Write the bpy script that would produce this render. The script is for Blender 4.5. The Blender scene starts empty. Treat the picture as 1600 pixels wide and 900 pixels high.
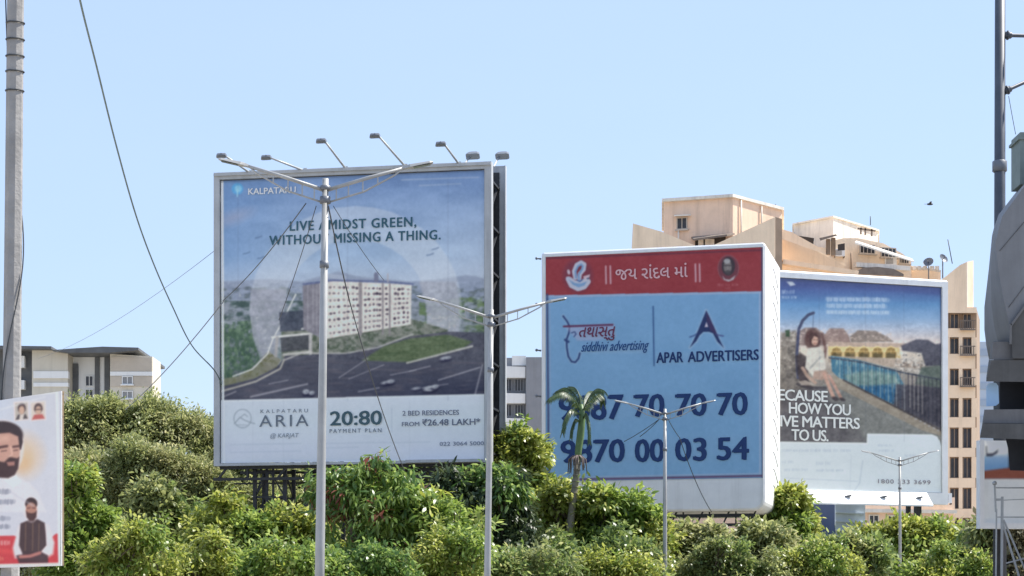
import bpy, math, random
import numpy as np
from mathutils import Vector, Matrix

C = bpy.context.scene
COL = C.collection
R = math.radians
random.seed(5)

# ------------------------------------------------------------------ camera, sky, sun, exposure
F, CX, HY, CAMZ = 3000.0, 800.0, 960.0, 1.6          # focal length and horizon, in photo pixels
cam_d = bpy.data.cameras.new('camera')
cam = bpy.data.objects.new('camera', cam_d)
COL.objects.link(cam)
cam.location = (0, 0, CAMZ)
cam.rotation_euler = (R(90), 0, 0)
cam_d.sensor_width = 36.0
cam_d.lens = F / 1600 * 36.0
cam_d.shift_y = (HY - 450) / 1600
cam_d.clip_start = 0.5
cam_d.clip_end = 6000
C.camera = cam

SUN_AZ, SUN_EL = R(73), R(55)                          # azimuth from +Y towards +X: behind the boards, to the right
world = bpy.data.worlds.new('World')
C.world = world
world.use_nodes = True
wn = world.node_tree
for n in list(wn.nodes):
    wn.nodes.remove(n)
wo = wn.nodes.new('ShaderNodeOutputWorld')
wb = wn.nodes.new('ShaderNodeBackground')
sky = wn.nodes.new('ShaderNodeTexSky')
sky.sky_type = 'NISHITA'
sky.sun_disc = False
sky.sun_elevation = SUN_EL
sky.sun_rotation = SUN_AZ
sky.altitude = 50
sky.air_density = 1.2
sky.dust_density = 0.5
sky.ozone_density = 2.5
wb.inputs['Strength'].default_value = 0.13
hz = wn.nodes.new('ShaderNodeMix')                      # an even city haze evens out the clear sky
hz.data_type = 'RGBA'
hz.inputs[0].default_value = 0.7
wt = wn.nodes.new('ShaderNodeTexCoord')                # thin uneven haze, hardly visible
wnz = wn.nodes.new('ShaderNodeTexNoise')
wnz.inputs['Scale'].default_value = 5.0
wnz.inputs['Detail'].default_value = 4
wmp = wn.nodes.new('ShaderNodeMapping')
wmp.inputs['Scale'].default_value = (1, 1, 3.0)
wn.links.new(wt.outputs['Generated'], wmp.inputs['Vector'])
wn.links.new(wmp.outputs[0], wnz.inputs['Vector'])
wcr = wn.nodes.new('ShaderNodeMix')
wcr.data_type = 'RGBA'
wcr.inputs[6].default_value = (2.70, 3.52, 5.25, 1)
wcr.inputs[7].default_value = (2.98, 3.74, 5.35, 1)
wn.links.new(wnz.outputs['Fac'], wcr.inputs[0])
wn.links.new(wcr.outputs[2], hz.inputs[7])
wn.links.new(sky.outputs[0], hz.inputs[6])
wn.links.new(hz.outputs[2], wb.inputs['Color'])
wn.links.new(wb.outputs[0], wo.inputs['Surface'])

sun_d = bpy.data.lights.new('sun', 'SUN')
sun_d.energy = 5.0
sun_d.angle = R(0.5)
sun_d.color = (1.0, 0.95, 0.87)
sun = bpy.data.objects.new('sun', sun_d)
COL.objects.link(sun)
sd = Vector((math.sin(SUN_AZ) * math.cos(SUN_EL), math.cos(SUN_AZ) * math.cos(SUN_EL), math.sin(SUN_EL)))
sun.rotation_euler = sd.to_track_quat('Z', 'Y').to_euler()
sun.location = (40, 60, 80)

C.view_settings.view_transform = 'Standard'
C.view_settings.look = 'None'
C.view_settings.exposure = 0.7
C.view_settings.gamma = 1.0


def P(px, py, Y):
    return Vector(((px - CX) * Y / F, Y, CAMZ + (HY - py) * Y / F))


# ------------------------------------------------------------------ colour
def lin(c):
    c = np.asarray(c, dtype=float) / 255.0
    return np.where(c <= 0.04045, c / 12.92, ((c + 0.055) / 1.055) ** 2.4)


WHITE = lin((206, 214, 234)) / 0.82                    # how a white sheet reads in open shade


def pr(c):
    """printed ink: the colour relative to the white sheet it is printed on"""
    return np.clip(0.86 * (lin(c) / WHITE / 0.86) ** 0.97, 0.004, 0.88)


# ------------------------------------------------------------------ materials
MATS = {}


def mat(name, col, rough=0.6, metal=0.0, var=0.12, scale=3.0, bump=0.0, bscale=20.0, spec=0.4, streak=0.0, stretch=(1, 1, 1)):
    if name in MATS:
        return MATS[name]
    m = bpy.data.materials.new(name)
    m.use_nodes = True
    nt = m.node_tree
    b = nt.nodes['Principled BSDF']
    b.inputs['Roughness'].default_value = rough
    b.inputs['Metallic'].default_value = metal
    b.inputs['Specular IOR Level'].default_value = spec
    tc = nt.nodes.new('ShaderNodeTexCoord')
    mp = nt.nodes.new('ShaderNodeMapping')
    mp.inputs['Scale'].default_value = stretch
    nt.links.new(tc.outputs['Object'], mp.inputs['Vector'])
    nz = nt.nodes.new('ShaderNodeTexNoise')
    nz.inputs['Scale'].default_value = scale
    nz.inputs['Detail'].default_value = 6
    nz.inputs['Roughness'].default_value = 0.65
    nt.links.new(mp.outputs[0], nz.inputs['Vector'])
    mx = nt.nodes.new('ShaderNodeMix')
    mx.data_type = 'RGBA'
    mr = nt.nodes.new('ShaderNodeMapRange')
    mr.inputs['From Min'].default_value = 0.3
    mr.inputs['From Max'].default_value = 0.7
    nt.links.new(nz.outputs['Fac'], mr.inputs['Value'])
    nt.links.new(mr.outputs[0], mx.inputs[0])
    mx.inputs[6].default_value = (*[max(0, c * (1 - var)) for c in col], 1)
    mx.inputs[7].default_value = (*[min(1, c * (1 + var)) for c in col], 1)
    out = mx.outputs[2]
    if streak > 0:
        mp2 = nt.nodes.new('ShaderNodeMapping')
        mp2.inputs['Scale'].default_value = (1.6, 1.6, 0.12)
        nt.links.new(tc.outputs['Object'], mp2.inputs['Vector'])
        n2 = nt.nodes.new('ShaderNodeTexNoise')
        n2.inputs['Scale'].default_value = 1.1
        n2.inputs['Detail'].default_value = 8
        n2.inputs['Roughness'].default_value = 0.7
        nt.links.new(mp2.outputs[0], n2.inputs['Vector'])
        m2 = nt.nodes.new('ShaderNodeMapRange')
        m2.inputs['From Min'].default_value = 0.5
        m2.inputs['From Max'].default_value = 0.78
        m2.inputs['To Max'].default_value = streak
        nt.links.new(n2.outputs['Fac'], m2.inputs['Value'])
        x2 = nt.nodes.new('ShaderNodeMix')
        x2.data_type = 'RGBA'
        nt.links.new(m2.outputs[0], x2.inputs[0])
        nt.links.new(out, x2.inputs[6])
        x2.inputs[7].default_value = (col[0] * 0.35, col[1] * 0.33, col[2] * 0.32, 1)
        out = x2.outputs[2]
    nt.links.new(out, b.inputs['Base Color'])
    if bump > 0:
        n3 = nt.nodes.new('ShaderNodeTexNoise')
        n3.inputs['Scale'].default_value = bscale
        n3.inputs['Detail'].default_value = 4
        nt.links.new(mp.outputs[0], n3.inputs['Vector'])
        bp = nt.nodes.new('ShaderNodeBump')
        bp.inputs['Strength'].default_value = bump
        bp.inputs['Distance'].default_value = 0.05
        nt.links.new(n3.outputs['Fac'], bp.inputs['Height'])
        nt.links.new(bp.outputs[0], b.inputs['Normal'])
    MATS[name] = m
    return m


def print_mat():
    if 'print' in MATS:
        return MATS['print']
    m = bpy.data.materials.new('printed vinyl')
    m.use_nodes = True
    nt = m.node_tree
    b = nt.nodes['Principled BSDF']
    b.inputs['Roughness'].default_value = 0.55
    b.inputs['Specular IOR Level'].default_value = 0.25
    a = nt.nodes.new('ShaderNodeAttribute')
    a.attribute_name = 'Ink'
    nt.links.new(a.outputs['Color'], b.inputs['Base Color'])
    tc = nt.nodes.new('ShaderNodeTexCoord')
    n3 = nt.nodes.new('ShaderNodeTexNoise')
    n3.inputs['Scale'].default_value = 0.9
    n3.inputs['Detail'].default_value = 3
    nt.links.new(tc.outputs['Object'], n3.inputs['Vector'])
    bp = nt.nodes.new('ShaderNodeBump')
    bp.inputs['Strength'].default_value = 0.12
    bp.inputs['Distance'].default_value = 0.12
    nt.links.new(n3.outputs['Fac'], bp.inputs['Height'])
    nt.links.new(bp.outputs[0], b.inputs['Normal'])
    MATS['print'] = m
    return m


def ink(c):
    key = 'ink_%d_%d_%d' % tuple(c)
    v = np.clip(lin(c) / WHITE * .92, .004, .86)
    return mat(key, tuple(v), rough=0.55, var=0.04, spec=0.25)


def leaf_mat(name, c0, c1, c2, trans=0.3, rough=0.42):
    m = bpy.data.materials.new(name)
    m.use_nodes = True
    nt = m.node_tree
    b = nt.nodes['Principled BSDF']
    b.inputs['Roughness'].default_value = rough
    b.inputs['Specular IOR Level'].default_value = 0.45
    g = nt.nodes.new('ShaderNodeNewGeometry')
    cr = nt.nodes.new('ShaderNodeValToRGB')
    e = cr.color_ramp.elements
    e[0].position, e[0].color = 0.0, (*c0, 1)
    e[1].position, e[1].color = 1.0, (*c2, 1)
    k = e.new(0.55)
    k.color = (*c1, 1)
    nt.links.new(g.outputs['Random Per Island'], cr.inputs[0])
    nt.links.new(cr.outputs[0], b.inputs['Base Color'])
    t = nt.nodes.new('ShaderNodeBsdfTranslucent')
    hs = nt.nodes.new('ShaderNodeHueSaturation')
    hs.inputs['Value'].default_value = 1.5
    hs.inputs['Hue'].default_value = 0.475
    nt.links.new(cr.outputs[0], hs.inputs['Color'])
    nt.links.new(hs.outputs[0], t.inputs['Color'])
    mx = nt.nodes.new('ShaderNodeMixShader')
    mx.inputs[0].default_value = trans
    nt.links.new(b.outputs[0], mx.inputs[1])
    nt.links.new(t.outputs[0], mx.inputs[2])
    nt.links.new(mx.outputs[0], nt.nodes['Material Output'].inputs['Surface'])
    MATS[name] = m
    return m


# ------------------------------------------------------------------ objects
ROOTM = {}


def tag(o, label=None, cat=None, group=None, kind=None):
    if label:
        o['label'] = label
    if cat:
        o['category'] = cat
    if group:
        o['group'] = group
    if kind:
        o['kind'] = kind
    return o


def thing(name, label, cat, loc=(0, 0, 0), rotz=0.0, group=None):
    o = bpy.data.objects.new(name, None)
    COL.objects.link(o)
    o.empty_display_size = 0.5
    o.location = loc
    o.rotation_euler = (0, 0, rotz)
    ROOTM[o.name] = Matrix.Translation(Vector(loc)) @ Matrix.Rotation(rotz, 4, 'Z')
    return tag(o, label, cat, group)


def rootm(o):
    while o is not None:
        if o.name in ROOTM:
            return ROOTM[o.name]
        o = o.parent
    return Matrix.Identity(4)


class MB:
    """collects shapes; build() links them as one mesh object"""

    def __init__(s):
        s.v, s.f, s.mi, s.sm = [], [], [], []

    def add(s, vs, fs, mi=0, smooth=False):
        n = len(s.v)
        s.v += [tuple(v) for v in vs]
        for f in fs:
            s.f.append(tuple(i + n for i in f))
            s.mi.append(mi)
            s.sm.append(smooth)
        return s

    def box(s, a, b, mi=0):
        x0, y0, z0 = a
        x1, y1, z1 = b
        v = [(x0, y0, z0), (x1, y0, z0), (x1, y1, z0), (x0, y1, z0), (x0, y0, z1), (x1, y0, z1), (x1, y1, z1), (x0, y1, z1)]
        return s.add(v, [(0, 3, 2, 1), (4, 5, 6, 7), (0, 1, 5, 4), (1, 2, 6, 5), (2, 3, 7, 6), (3, 0, 4, 7)], mi)

    def tube(s, pts, rad, n=8, mi=0, cap=True):
        pts = [Vector(p) for p in pts]
        if not hasattr(rad, '__len__'):
            rad = [rad] * len(pts)
        vs, fs = [], []
        up = None
        for i, p in enumerate(pts):
            t = (pts[min(i + 1, len(pts) - 1)] - pts[max(i - 1, 0)]).normalized()
            if up is None:
                up = Vector((0, 0, 1)) if abs(t.z) < 0.9 else Vector((0, 1, 0))
            x = t.cross(up)
            if x.length < 1e-5:
                x = t.orthogonal()
            x.normalize()
            y = x.cross(t).normalized()
            up = y
            for k in range(n):
                a = 2 * math.pi * k / n
                vs.append(p + (x * math.cos(a) + y * math.sin(a)) * rad[i])
        for i in range(len(pts) - 1):
            for k in range(n):
                k2 = (k + 1) % n
                fs.append((i * n + k, i * n + k2, (i + 1) * n + k2, (i + 1) * n + k))
        s.add(vs, fs, mi, True)
        if cap:
            b = len(s.v) - len(vs)
            s.f.append(tuple(b + k for k in reversed(range(n))))
            s.mi.append(mi)
            s.sm.append(False)
            e = b + (len(pts) - 1) * n
            s.f.append(tuple(e + k for k in range(n)))
            s.mi.append(mi)
            s.sm.append(False)
        return s

    def bar(s, p0, p1, w, h=None, mi=0):
        """rectangular bar between two points"""
        h = h or w
        p0, p1 = Vector(p0), Vector(p1)
        t = (p1 - p0).normalized()
        up = Vector((0, 0, 1)) if abs(t.z) < 0.95 else Vector((0, 1, 0))
        x = t.cross(up).normalized() * w / 2
        y = x.cross(t).normalized() * h / 2
        v = [p0 - x - y, p0 + x - y, p0 + x + y, p0 - x + y, p1 - x - y, p1 + x - y, p1 + x + y, p1 - x + y]
        return s.add(v, [(0, 1, 2, 3), (7, 6, 5, 4), (0, 4, 5, 1), (1, 5, 6, 2), (2, 6, 7, 3), (3, 7, 4, 0)], mi)

    def loft(s, A, B, mi=0, cap=True):
        """closed outline A to closed outline B"""
        n = len(A)
        fs = [(i, (i + 1) % n, n + (i + 1) % n, n + i) for i in range(n)]
        if cap:
            fs += [tuple(reversed(range(n))), tuple(range(n, 2 * n))]
        return s.add(list(A) + list(B), fs, mi)

    def prism(s, plan, z0, z1, mi=0):
        """plan: xy points; z0, z1: numbers or lists"""
        n = len(plan)
        a = z0 if hasattr(z0, '__len__') else [z0] * n
        b = z1 if hasattr(z1, '__len__') else [z1] * n
        return s.loft([(p[0], p[1], a[i]) for i, p in enumerate(plan)], [(p[0], p[1], b[i]) for i, p in enumerate(plan)], mi)

    def sphere(s, c, r, mi=0, nu=12, nv=8):
        r = r if hasattr(r, '__len__') else (r, r, r)
        vs = [(c[0], c[1], c[2] - r[2])]
        for j in range(1, nv):
            b = -math.pi / 2 + math.pi * j / nv
            for i in range(nu):
                a = 2 * math.pi * i / nu
                vs.append((c[0] + r[0] * math.cos(b) * math.cos(a), c[1] + r[1] * math.cos(b) * math.sin(a), c[2] + r[2] * math.sin(b)))
        vs.append((c[0], c[1], c[2] + r[2]))
        fs = [(0, 1 + (i + 1) % nu, 1 + i) for i in range(nu)]
        for j in range(nv - 2):
            for i in range(nu):
                a, b = 1 + j * nu + i, 1 + j * nu + (i + 1) % nu
                fs.append((a, b, b + nu, a + nu))
        e = len(vs) - 1
        o = 1 + (nv - 2) * nu
        fs += [(o + i, o + (i + 1) % nu, e) for i in range(nu)]
        return s.add(vs, fs, mi, True)

    def build(s, name, mats, parent=None, world=False):
        v = s.v
        if world and parent is not None:
            M = rootm(parent).inverted()
            v = [tuple(M @ Vector(p)) for p in v]
        me = bpy.data.meshes.new(name)
        me.from_pydata(v, [], s.f)
        for m in (mats if isinstance(mats, (list, tuple)) else [mats]):
            me.materials.append(m)
        me.polygons.foreach_set('material_index', s.mi)
        me.polygons.foreach_set('use_smooth', s.sm)
        me.update()
        # consistent outward faces
        import bmesh
        if len(s.f) < 6000:
            bm = bmesh.new()
            bm.from_mesh(me)
            bmesh.ops.recalc_face_normals(bm, faces=bm.faces)
            bm.to_mesh(me)
            bm.free()
        o = bpy.data.objects.new(name, me)
        COL.objects.link(o)
        if parent is not None:
            o.parent = parent
        return o


def np_mesh(name, verts, loops, starts, totals, mats, parent=None, smooth=False, mi=None):
    me = bpy.data.meshes.new(name)
    me.vertices.add(len(verts))
    me.vertices.foreach_set('co', np.ascontiguousarray(verts, dtype=np.float32).ravel())
    me.loops.add(len(loops))
    me.loops.foreach_set('vertex_index', np.ascontiguousarray(loops, dtype=np.int32))
    me.polygons.add(len(starts))
    me.polygons.foreach_set('loop_start', np.ascontiguousarray(starts, dtype=np.int32))
    me.polygons.foreach_set('loop_total', np.ascontiguousarray(totals, dtype=np.int32))
    for m in mats:
        me.materials.append(m)
    if mi is not None:
        me.polygons.foreach_set('material_index', np.ascontiguousarray(mi, dtype=np.int32))
    me.update(calc_edges=True)
    if smooth:
        me.polygons.foreach_set('use_smooth', np.ones(len(starts), dtype=bool))
    o = bpy.data.objects.new(name, me)
    COL.objects.link(o)
    if parent is not None:
        o.parent = parent
    return o


def copy_tree(o, parent=None):
    c = o.copy()
    COL.objects.link(c)
    if parent is not None:
        c.parent = parent
    for ch in list(o.children):
        copy_tree(ch, c)
    return c


# ------------------------------------------------------------------ printing on boards
def vnoise(x, y, seed=0):
    rs = np.random.RandomState(seed)
    T = rs.rand(64, 64)
    xi, yi = np.floor(x).astype(int), np.floor(y).astype(int)
    fx, fy = x - xi, y - yi
    fx, fy = fx * fx * (3 - 2 * fx), fy * fy * (3 - 2 * fy)
    a = T[xi % 64, yi % 64] * (1 - fx) + T[(xi + 1) % 64, yi % 64] * fx
    b = T[xi % 64, (yi + 1) % 64] * (1 - fx) + T[(xi + 1) % 64, (yi + 1) % 64] * fx
    return a * (1 - fy) + b * fy


class Canvas:
    def __init__(s, X, Y):
        s.X, s.Y = X, Y
        s.c = np.zeros(X.shape + (3,)) + 230.0

    def mix(s, m, col, a):
        a = np.asarray(a)[..., None]
        s.c[m] = s.c[m] * (1 - a) + np.asarray(col, dtype=float) * a

    def sd(s, m, pts, closed):
        x, y = s.X[m], s.Y[m]
        d = np.full(x.shape, 1e9)
        ins = np.zeros(x.shape, bool)
        n = len(pts)
        for i in range(n if closed else n - 1):
            (x0, y0), (x1, y1) = pts[i], pts[(i + 1) % n]
            dx, dy = x1 - x0, y1 - y0
            t = np.clip(((x - x0) * dx + (y - y0) * dy) / (dx * dx + dy * dy + 1e-12), 0, 1)
            d = np.minimum(d, np.hypot(x - x0 - t * dx, y - y0 - t * dy))
            if closed and y0 != y1:
                ins ^= ((y0 > y) != (y1 > y)) & (x < dx * (y - y0) / dy + x0)
        return np.where(ins, -d, d) if closed else d

    def box(s, pts, pad):
        p = np.array(pts)
        return ((s.X > p[:, 0].min() - pad) & (s.X < p[:, 0].max() + pad) & (s.Y > p[:, 1].min() - pad) & (s.Y < p[:, 1].max() + pad))

    def poly(s, pts, col, a=1.0, soft=1.0):
        m = s.box(pts, soft + 1)
        if m.any():
            s.mix(m, col, a * np.clip(0.5 - s.sd(m, pts, True) / soft, 0, 1))

    def stroke(s, pts, w, col, a=1.0, soft=1.0):
        m = s.box(pts, w + soft + 1)
        if m.any():
            s.mix(m, col, a * np.clip(0.5 - (s.sd(m, pts, False) - w / 2) / soft, 0, 1))

    def ell(s, cx, cy, rx, ry, col, a=1.0, soft=1.0, rot=0.0):
        r = max(rx, ry) + soft + 1
        m = (abs(s.X - cx) < r) & (abs(s.Y - cy) < r)
        if m.any():
            x, y = s.X[m] - cx, s.Y[m] - cy
            c, k = math.cos(R(rot)), math.sin(R(rot))
            x, y = x * c + y * k, -x * k + y * c
            q = np.hypot(x / rx, y / ry)
            s.mix(m, col, a * np.clip(0.5 - (q - 1) * min(rx, ry) / soft, 0, 1))

    def vgrad(s, stops, mask=None):
        ys = [q[0] for q in stops]
        cs = np.array([q[1] for q in stops], float)
        m = np.ones(s.X.shape, bool) if mask is None else mask
        y = s.Y[m]
        s.c[m] = np.stack([np.interp(y, ys, cs[:, k]) for k in range(3)], -1)

    def noise(s, amp, sx, sy, seed=0, mask=None):
        m = np.ones(s.X.shape, bool) if mask is None else mask
        n = vnoise(s.X[m] / sx, s.Y[m] / sy, seed) - 0.5
        s.c[m] += n[..., None] * 2 * amp

    def speck(s, pts, cols, sx, sy, seed, thr=0.5, a=1.0):
        """patchy second colour inside a polygon"""
        m = s.box(pts, 2)
        if not m.any():
            return
        ins = np.clip(0.5 - s.sd(m, pts, True), 0, 1)
        n = vnoise(s.X[m] / sx, s.Y[m] / sy, seed) * 0.65 + vnoise(s.X[m] / sx * 2.3, s.Y[m] / sy * 2.3, seed + 1) * 0.35
        s.mix(m, cols, a * ins * np.clip((n - thr) * 3.2, 0, 1))

    def smudge(s, x0, x1, y, h, col, a, seed):
        """a line of writing too small to read"""
        rr = random.Random(seed)
        x = x0
        while x < x1 - 1:
            w = rr.uniform(6, 17)
            e = min(x + w, x1)
            k = x
            while k < e:
                s.stroke([(k, y - h * rr.uniform(0.25, 0.5)), (k + rr.uniform(-.6, .6), y + h * rr.uniform(0.25, 0.5))], 1.0, col, a * rr.uniform(0.5, 1), 1.2)
                k += rr.uniform(1.6, 2.5)
            x = e + 3.2


class Board:
    def __init__(s, name, label, cat, pxl, Yl, pxr, Yr, group=None):
        s.o = Vector(((pxl - CX) * Yl / F, Yl))
        e = Vector(((pxr - CX) * Yr / F, Yr))
        s.t = (e - s.o).normalized()
        s.n = Vector((-s.t.y, s.t.x))                   # away from the viewer
        s.w = (e - s.o).length
        s.ang = math.atan2(s.t.y, s.t.x)
        s.root = thing(name, label, cat, (s.o.x, s.o.y, 0), s.ang, group)

    def uv(s, px, py, d=0.0):
        k, q = (px - CX) / F, (HY - py) / F
        o = s.o + s.n * d
        # Y*k = o.x + u*t.x ; Y = o.y + u*t.y
        u = (o.y * k - o.x) / (s.t.x - s.t.y * k)
        Y = o.y + u * s.t.y
        return u, CAMZ + q * Y

    def world(s, u, d, z):
        q = s.o + s.t * u + s.n * d
        return Vector((q.x, q.y, z))

    def proj(s, u, z, d=0.0):
        X = s.o.x + u * s.t.x + d * s.n.x
        Y = s.o.y + u * s.t.y + d * s.n.y
        return CX + F * X / Y, HY - F * (z - CAMZ) / Y

    def depth_to(s, u, px):
        """depth at which the local column u lands on photo column px"""
        k = (px - CX) / F
        b = s.o + s.t * u
        return (k * b.y - b.x) / (s.n.x - k * s.n.y)

    def sheet(s, u0, u1, z0, z1, d, paint, name='printed_sheet', step=1.0, wave=0.0):
        pw = abs(s.proj(u1, z0)[0] - s.proj(u0, z0)[0])
        ph = abs(s.proj(u0, z1)[1] - s.proj(u0, z0)[1])
        nx, ny = int(pw / step) + 2, int(ph / step) + 2
        U, Z = np.meshgrid(np.linspace(u0, u1, nx), np.linspace(z0, z1, ny))
        X, Y = s.proj(U, Z, d)
        cv = Canvas(X, Y)
        paint(cv)
        D = np.full_like(U, d)
        if wave:
            D = D + wave * (vnoise(U * 1.7, Z * 0.8, 3) - 0.5) * 2
        for _ in range(2):                                  # the print is a soft enlargement
            q = np.pad(cv.c, ((1, 1), (1, 1), (0, 0)), 'edge')
            q = q[1:-1] * .5 + (q[:-2] + q[2:]) * .25
            cv.c = q[:, 1:-1] * .5 + (q[:, :-2] + q[:, 2:]) * .25
        cv.noise(2.0, 1.6, 1.6, 7)
        cv.noise(1.8, 6, 6, 8)
        rgb = pr(np.clip(cv.c, 0, 255))
        verts = np.stack([U, D, Z], -1).reshape(-1, 3)
        i = np.arange((ny - 1) * (nx - 1))
        r, c = i // (nx - 1), i % (nx - 1)
        a = r * nx + c
        loops = np.stack([a, a + 1, a + nx + 1, a + nx], -1).ravel()
        o = np_mesh(name, verts, loops, i * 4, np.full(len(i), 4), [print_mat()], s.root, smooth=True)
        at = o.data.color_attributes.new('Ink', 'FLOAT_COLOR', 'POINT')
        rgba = np.ones((len(verts), 4), np.float32)
        rgba[:, :3] = rgb.reshape(-1, 3)
        at.data.foreach_set('color', rgba.ravel())
        return o

    def text(s, name, body, px, py, px1, h, col, d, bold=0.0, shear=0.0, parent=None, spacing=1.0):
        """body set from photo pixel (px, py) (baseline, left) to column px1, h pixels high"""
        cu = bpy.data.curves.new('lettering', 'FONT')
        cu.body = body
        cu.shear = shear
        cu.space_character = spacing
        cu.resolution_u = 3
        to = bpy.data.objects.new('lettering', cu)
        COL.objects.link(to)
        dg = bpy.context.evaluated_depsgraph_get()
        me = bpy.data.meshes.new_from_object(to.evaluated_get(dg))
        bpy.data.objects.remove(to)
        n = len(me.vertices)
        co = np.zeros(n * 3, np.float32)
        me.vertices.foreach_get('co', co)
        co = co.reshape(-1, 3)
        u0, z0 = s.uv(px, py, d)
        u1, _ = s.uv(px1, py, d)
        z1 = s.uv(px, py - h, d)[1]
        sx = (u1 - u0) / (co[:, 0].max() - co[:, 0].min())
        low = 0.0
        sy = (z1 - z0) / (co[:, 1].max() - low)
        out = np.zeros_like(co)
        out[:, 0] = u0 + (co[:, 0] - co[:, 0].min()) * sx
        out[:, 1] = d
        out[:, 2] = z0 + (co[:, 1] - low) * sy
        if bold:                                            # heavier strokes: three passes, each a hair in front
            polys = [list(p.vertices) for p in me.polygons]
            db = bold * 0.8 * (z1 - z0) / 0.7
            vs, fs = [], []
            for k, (du, dz) in enumerate(((-db, 0), (db, db * .6), (db, -db * .6), (0, 0))):
                vs.append(out + np.array([du, -0.002 * k, dz], np.float32))
                fs += [[i + n * k for i in p] for p in polys]
            bpy.data.meshes.remove(me)
            me = bpy.data.meshes.new(name)
            me.from_pydata(np.concatenate(vs).tolist(), [], fs)
        else:
            me.vertices.foreach_set('co', out.ravel())
        me.update()
        me.name = name
        me.materials.clear()
        me.materials.append(ink(col))
        o = bpy.data.objects.new(name, me)
        COL.objects.link(o)
        o.parent = parent or s.root
        return o


# ------------------------------------------------------------------ shared materials
M_STEEL = mat('dark steel', (0.035, 0.035, 0.037), 0.55, 0.3, 0.3, 4)
M_GALV = mat('galvanised steel', (0.42, 0.43, 0.43), 0.5, 0.25, 0.12, 3, streak=0.2)
M_POLE = mat('lamp post paint', (0.36, 0.36, 0.35), 0.45, 0.1, 0.16, 1.2, streak=0.6)
M_LAMP = mat('lamp housing', (0.16, 0.17, 0.19), 0.45, 0.2, 0.15, 6)
M_WIRE = mat('black cable', (0.05, 0.055, 0.06), 0.6, 0, 0.2, 4)
M_WIREG = mat('green cable', (0.15, 0.20, 0.20), 0.6, 0, 0.2, 4)
M_VINYL = mat('white vinyl', (0.80, 0.80, 0.80), 0.5, 0, 0.05, 1.2, bump=0.25, bscale=2.5, streak=0.28)
M_WFRAME = mat('white frame paint', (0.82, 0.82, 0.81), 0.45, 0, 0.05, 2, streak=0.25)
M_GFRAME = mat('grey frame sheet', (0.42, 0.43, 0.44), 0.5, 0.0, 0.10, 1.5, streak=0.45)
M_GLASS = mat('lamp glass', (0.25, 0.27, 0.30), 0.15, 0.2, 0.05, 6)
M_BARK = mat('bark', (0.12, 0.095, 0.07), 0.9, 0, 0.35, 6, bump=0.5, bscale=15)

# ------------------------------------------------------------------ the ground
def sheet_xy(name, x0, x1, y0, y1, z, m, kind='structure'):
    b = MB()
    b.add([(x0, y0, z), (x1, y0, z), (x1, y1, z), (x0, y1, z)], [(0, 1, 2, 3)])
    return tag(b.build(name, m), kind=kind)


sheet_xy('ground', -2500, 2500, -400, 4500, 0.0, mat('dry earth', (0.40, 0.36, 0.30), 0.95, 0, 0.2, 0.4, bump=0.4, bscale=4))
EDGE = [(-22, -90), (-14, -30), (-9, 0), (-2.6, 35), (0.5, 50), (4, 62), (9.5, 72), (17, 79.5), (30, 85), (70, 89), (160, 92)]


def strip(name, off0, off1, z, m, h=0.0):
    """a band that follows the road's left edge, off0..off1 metres to its right"""
    L, Rr = [], []
    for i, p in enumerate(EDGE):
        a, b = EDGE[max(0, i - 1)], EDGE[min(len(EDGE) - 1, i + 1)]
        t = Vector((b[0] - a[0], b[1] - a[1])).normalized()
        n = Vector((t.y, -t.x))
        L.append((p[0] + n.x * off0, p[1] + n.y * off0))
        Rr.append((p[0] + n.x * off1, p[1] + n.y * off1))
    b = MB()
    n = len(EDGE)
    if h:
        v = [(*p, z + h) for p in L] + [(*p, z + h) for p in Rr] + [(*p, z - 0.05) for p in L] + [(*p, z - 0.05) for p in Rr]
        f = []
        for i in range(n - 1):
            f += [(i, n + i, n + i + 1, i + 1), (i, i + 1, 2 * n + i + 1, 2 * n + i), (n + i + 1, n + i, 3 * n + i, 3 * n + i + 1)]
    else:
        v = [(*p, z) for p in L] + [(*p, z) for p in Rr]
        f = [(i, n + i, n + i + 1, i + 1) for i in range(n - 1)]
    b.add(v, f)
    return tag(b.build(name, m), kind='structure')


strip('road', 0, 10, 0.004, mat('asphalt', (0.055, 0.055, 0.058), 0.9, 0, 0.25, 1.2, bump=0.3, bscale=30))
strip('lane_marking', 4.92, 5.08, 0.008, mat('road paint', (0.75, 0.75, 0.72), 0.7, 0, 0.15, 3))
M_PAVE = mat('concrete paving', (0.34, 0.33, 0.31), 0.85, 0, 0.15, 1.5, bump=0.3, bscale=8)
strip('kerb', -0.2, -0.002, 0.0, M_PAVE, 0.15)
strip('pavement', -2.2, -0.2, 0.0, M_PAVE, 0.13)

# ------------------------------------------------------------------ hoarding with the aerial road picture
B1 = Board('billboard', 'large grey framed billboard with an aerial road picture reading LIVE AMIDST GREEN', 'billboard', 336, 82.0, 769, 79.9)
Z0, Z1 = 7.92, 20.42
uL, zT = B1.uv(346, 283)
uR, zB = B1.uv(757, 718)
W1 = B1.w
b = MB()
b.box((0, -0.18, Z0), (uL - 0.03, 0.22, Z1))
b.box((uR + 0.03, -0.18, Z0), (W1, 0.22, Z1))
b.box((uL - 0.03, -0.178, zT + 0.03), (uR + 0.03, 0.218, Z1 - 0.002))
b.box((uL - 0.03, -0.178, Z0 + 0.002), (uR + 0.03, 0.218, zB - 0.02))
b.box((0.02, -0.26, Z1 - 0.16), (W1 - 0.02, -0.18, Z1 - 0.06))
b.box((W1 * 0.70, -0.42, zB - 0.12), (W1 - 0.4, -0.18, zB + 0.0))
b.build('frame', M_GFRAME, B1.root)


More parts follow.
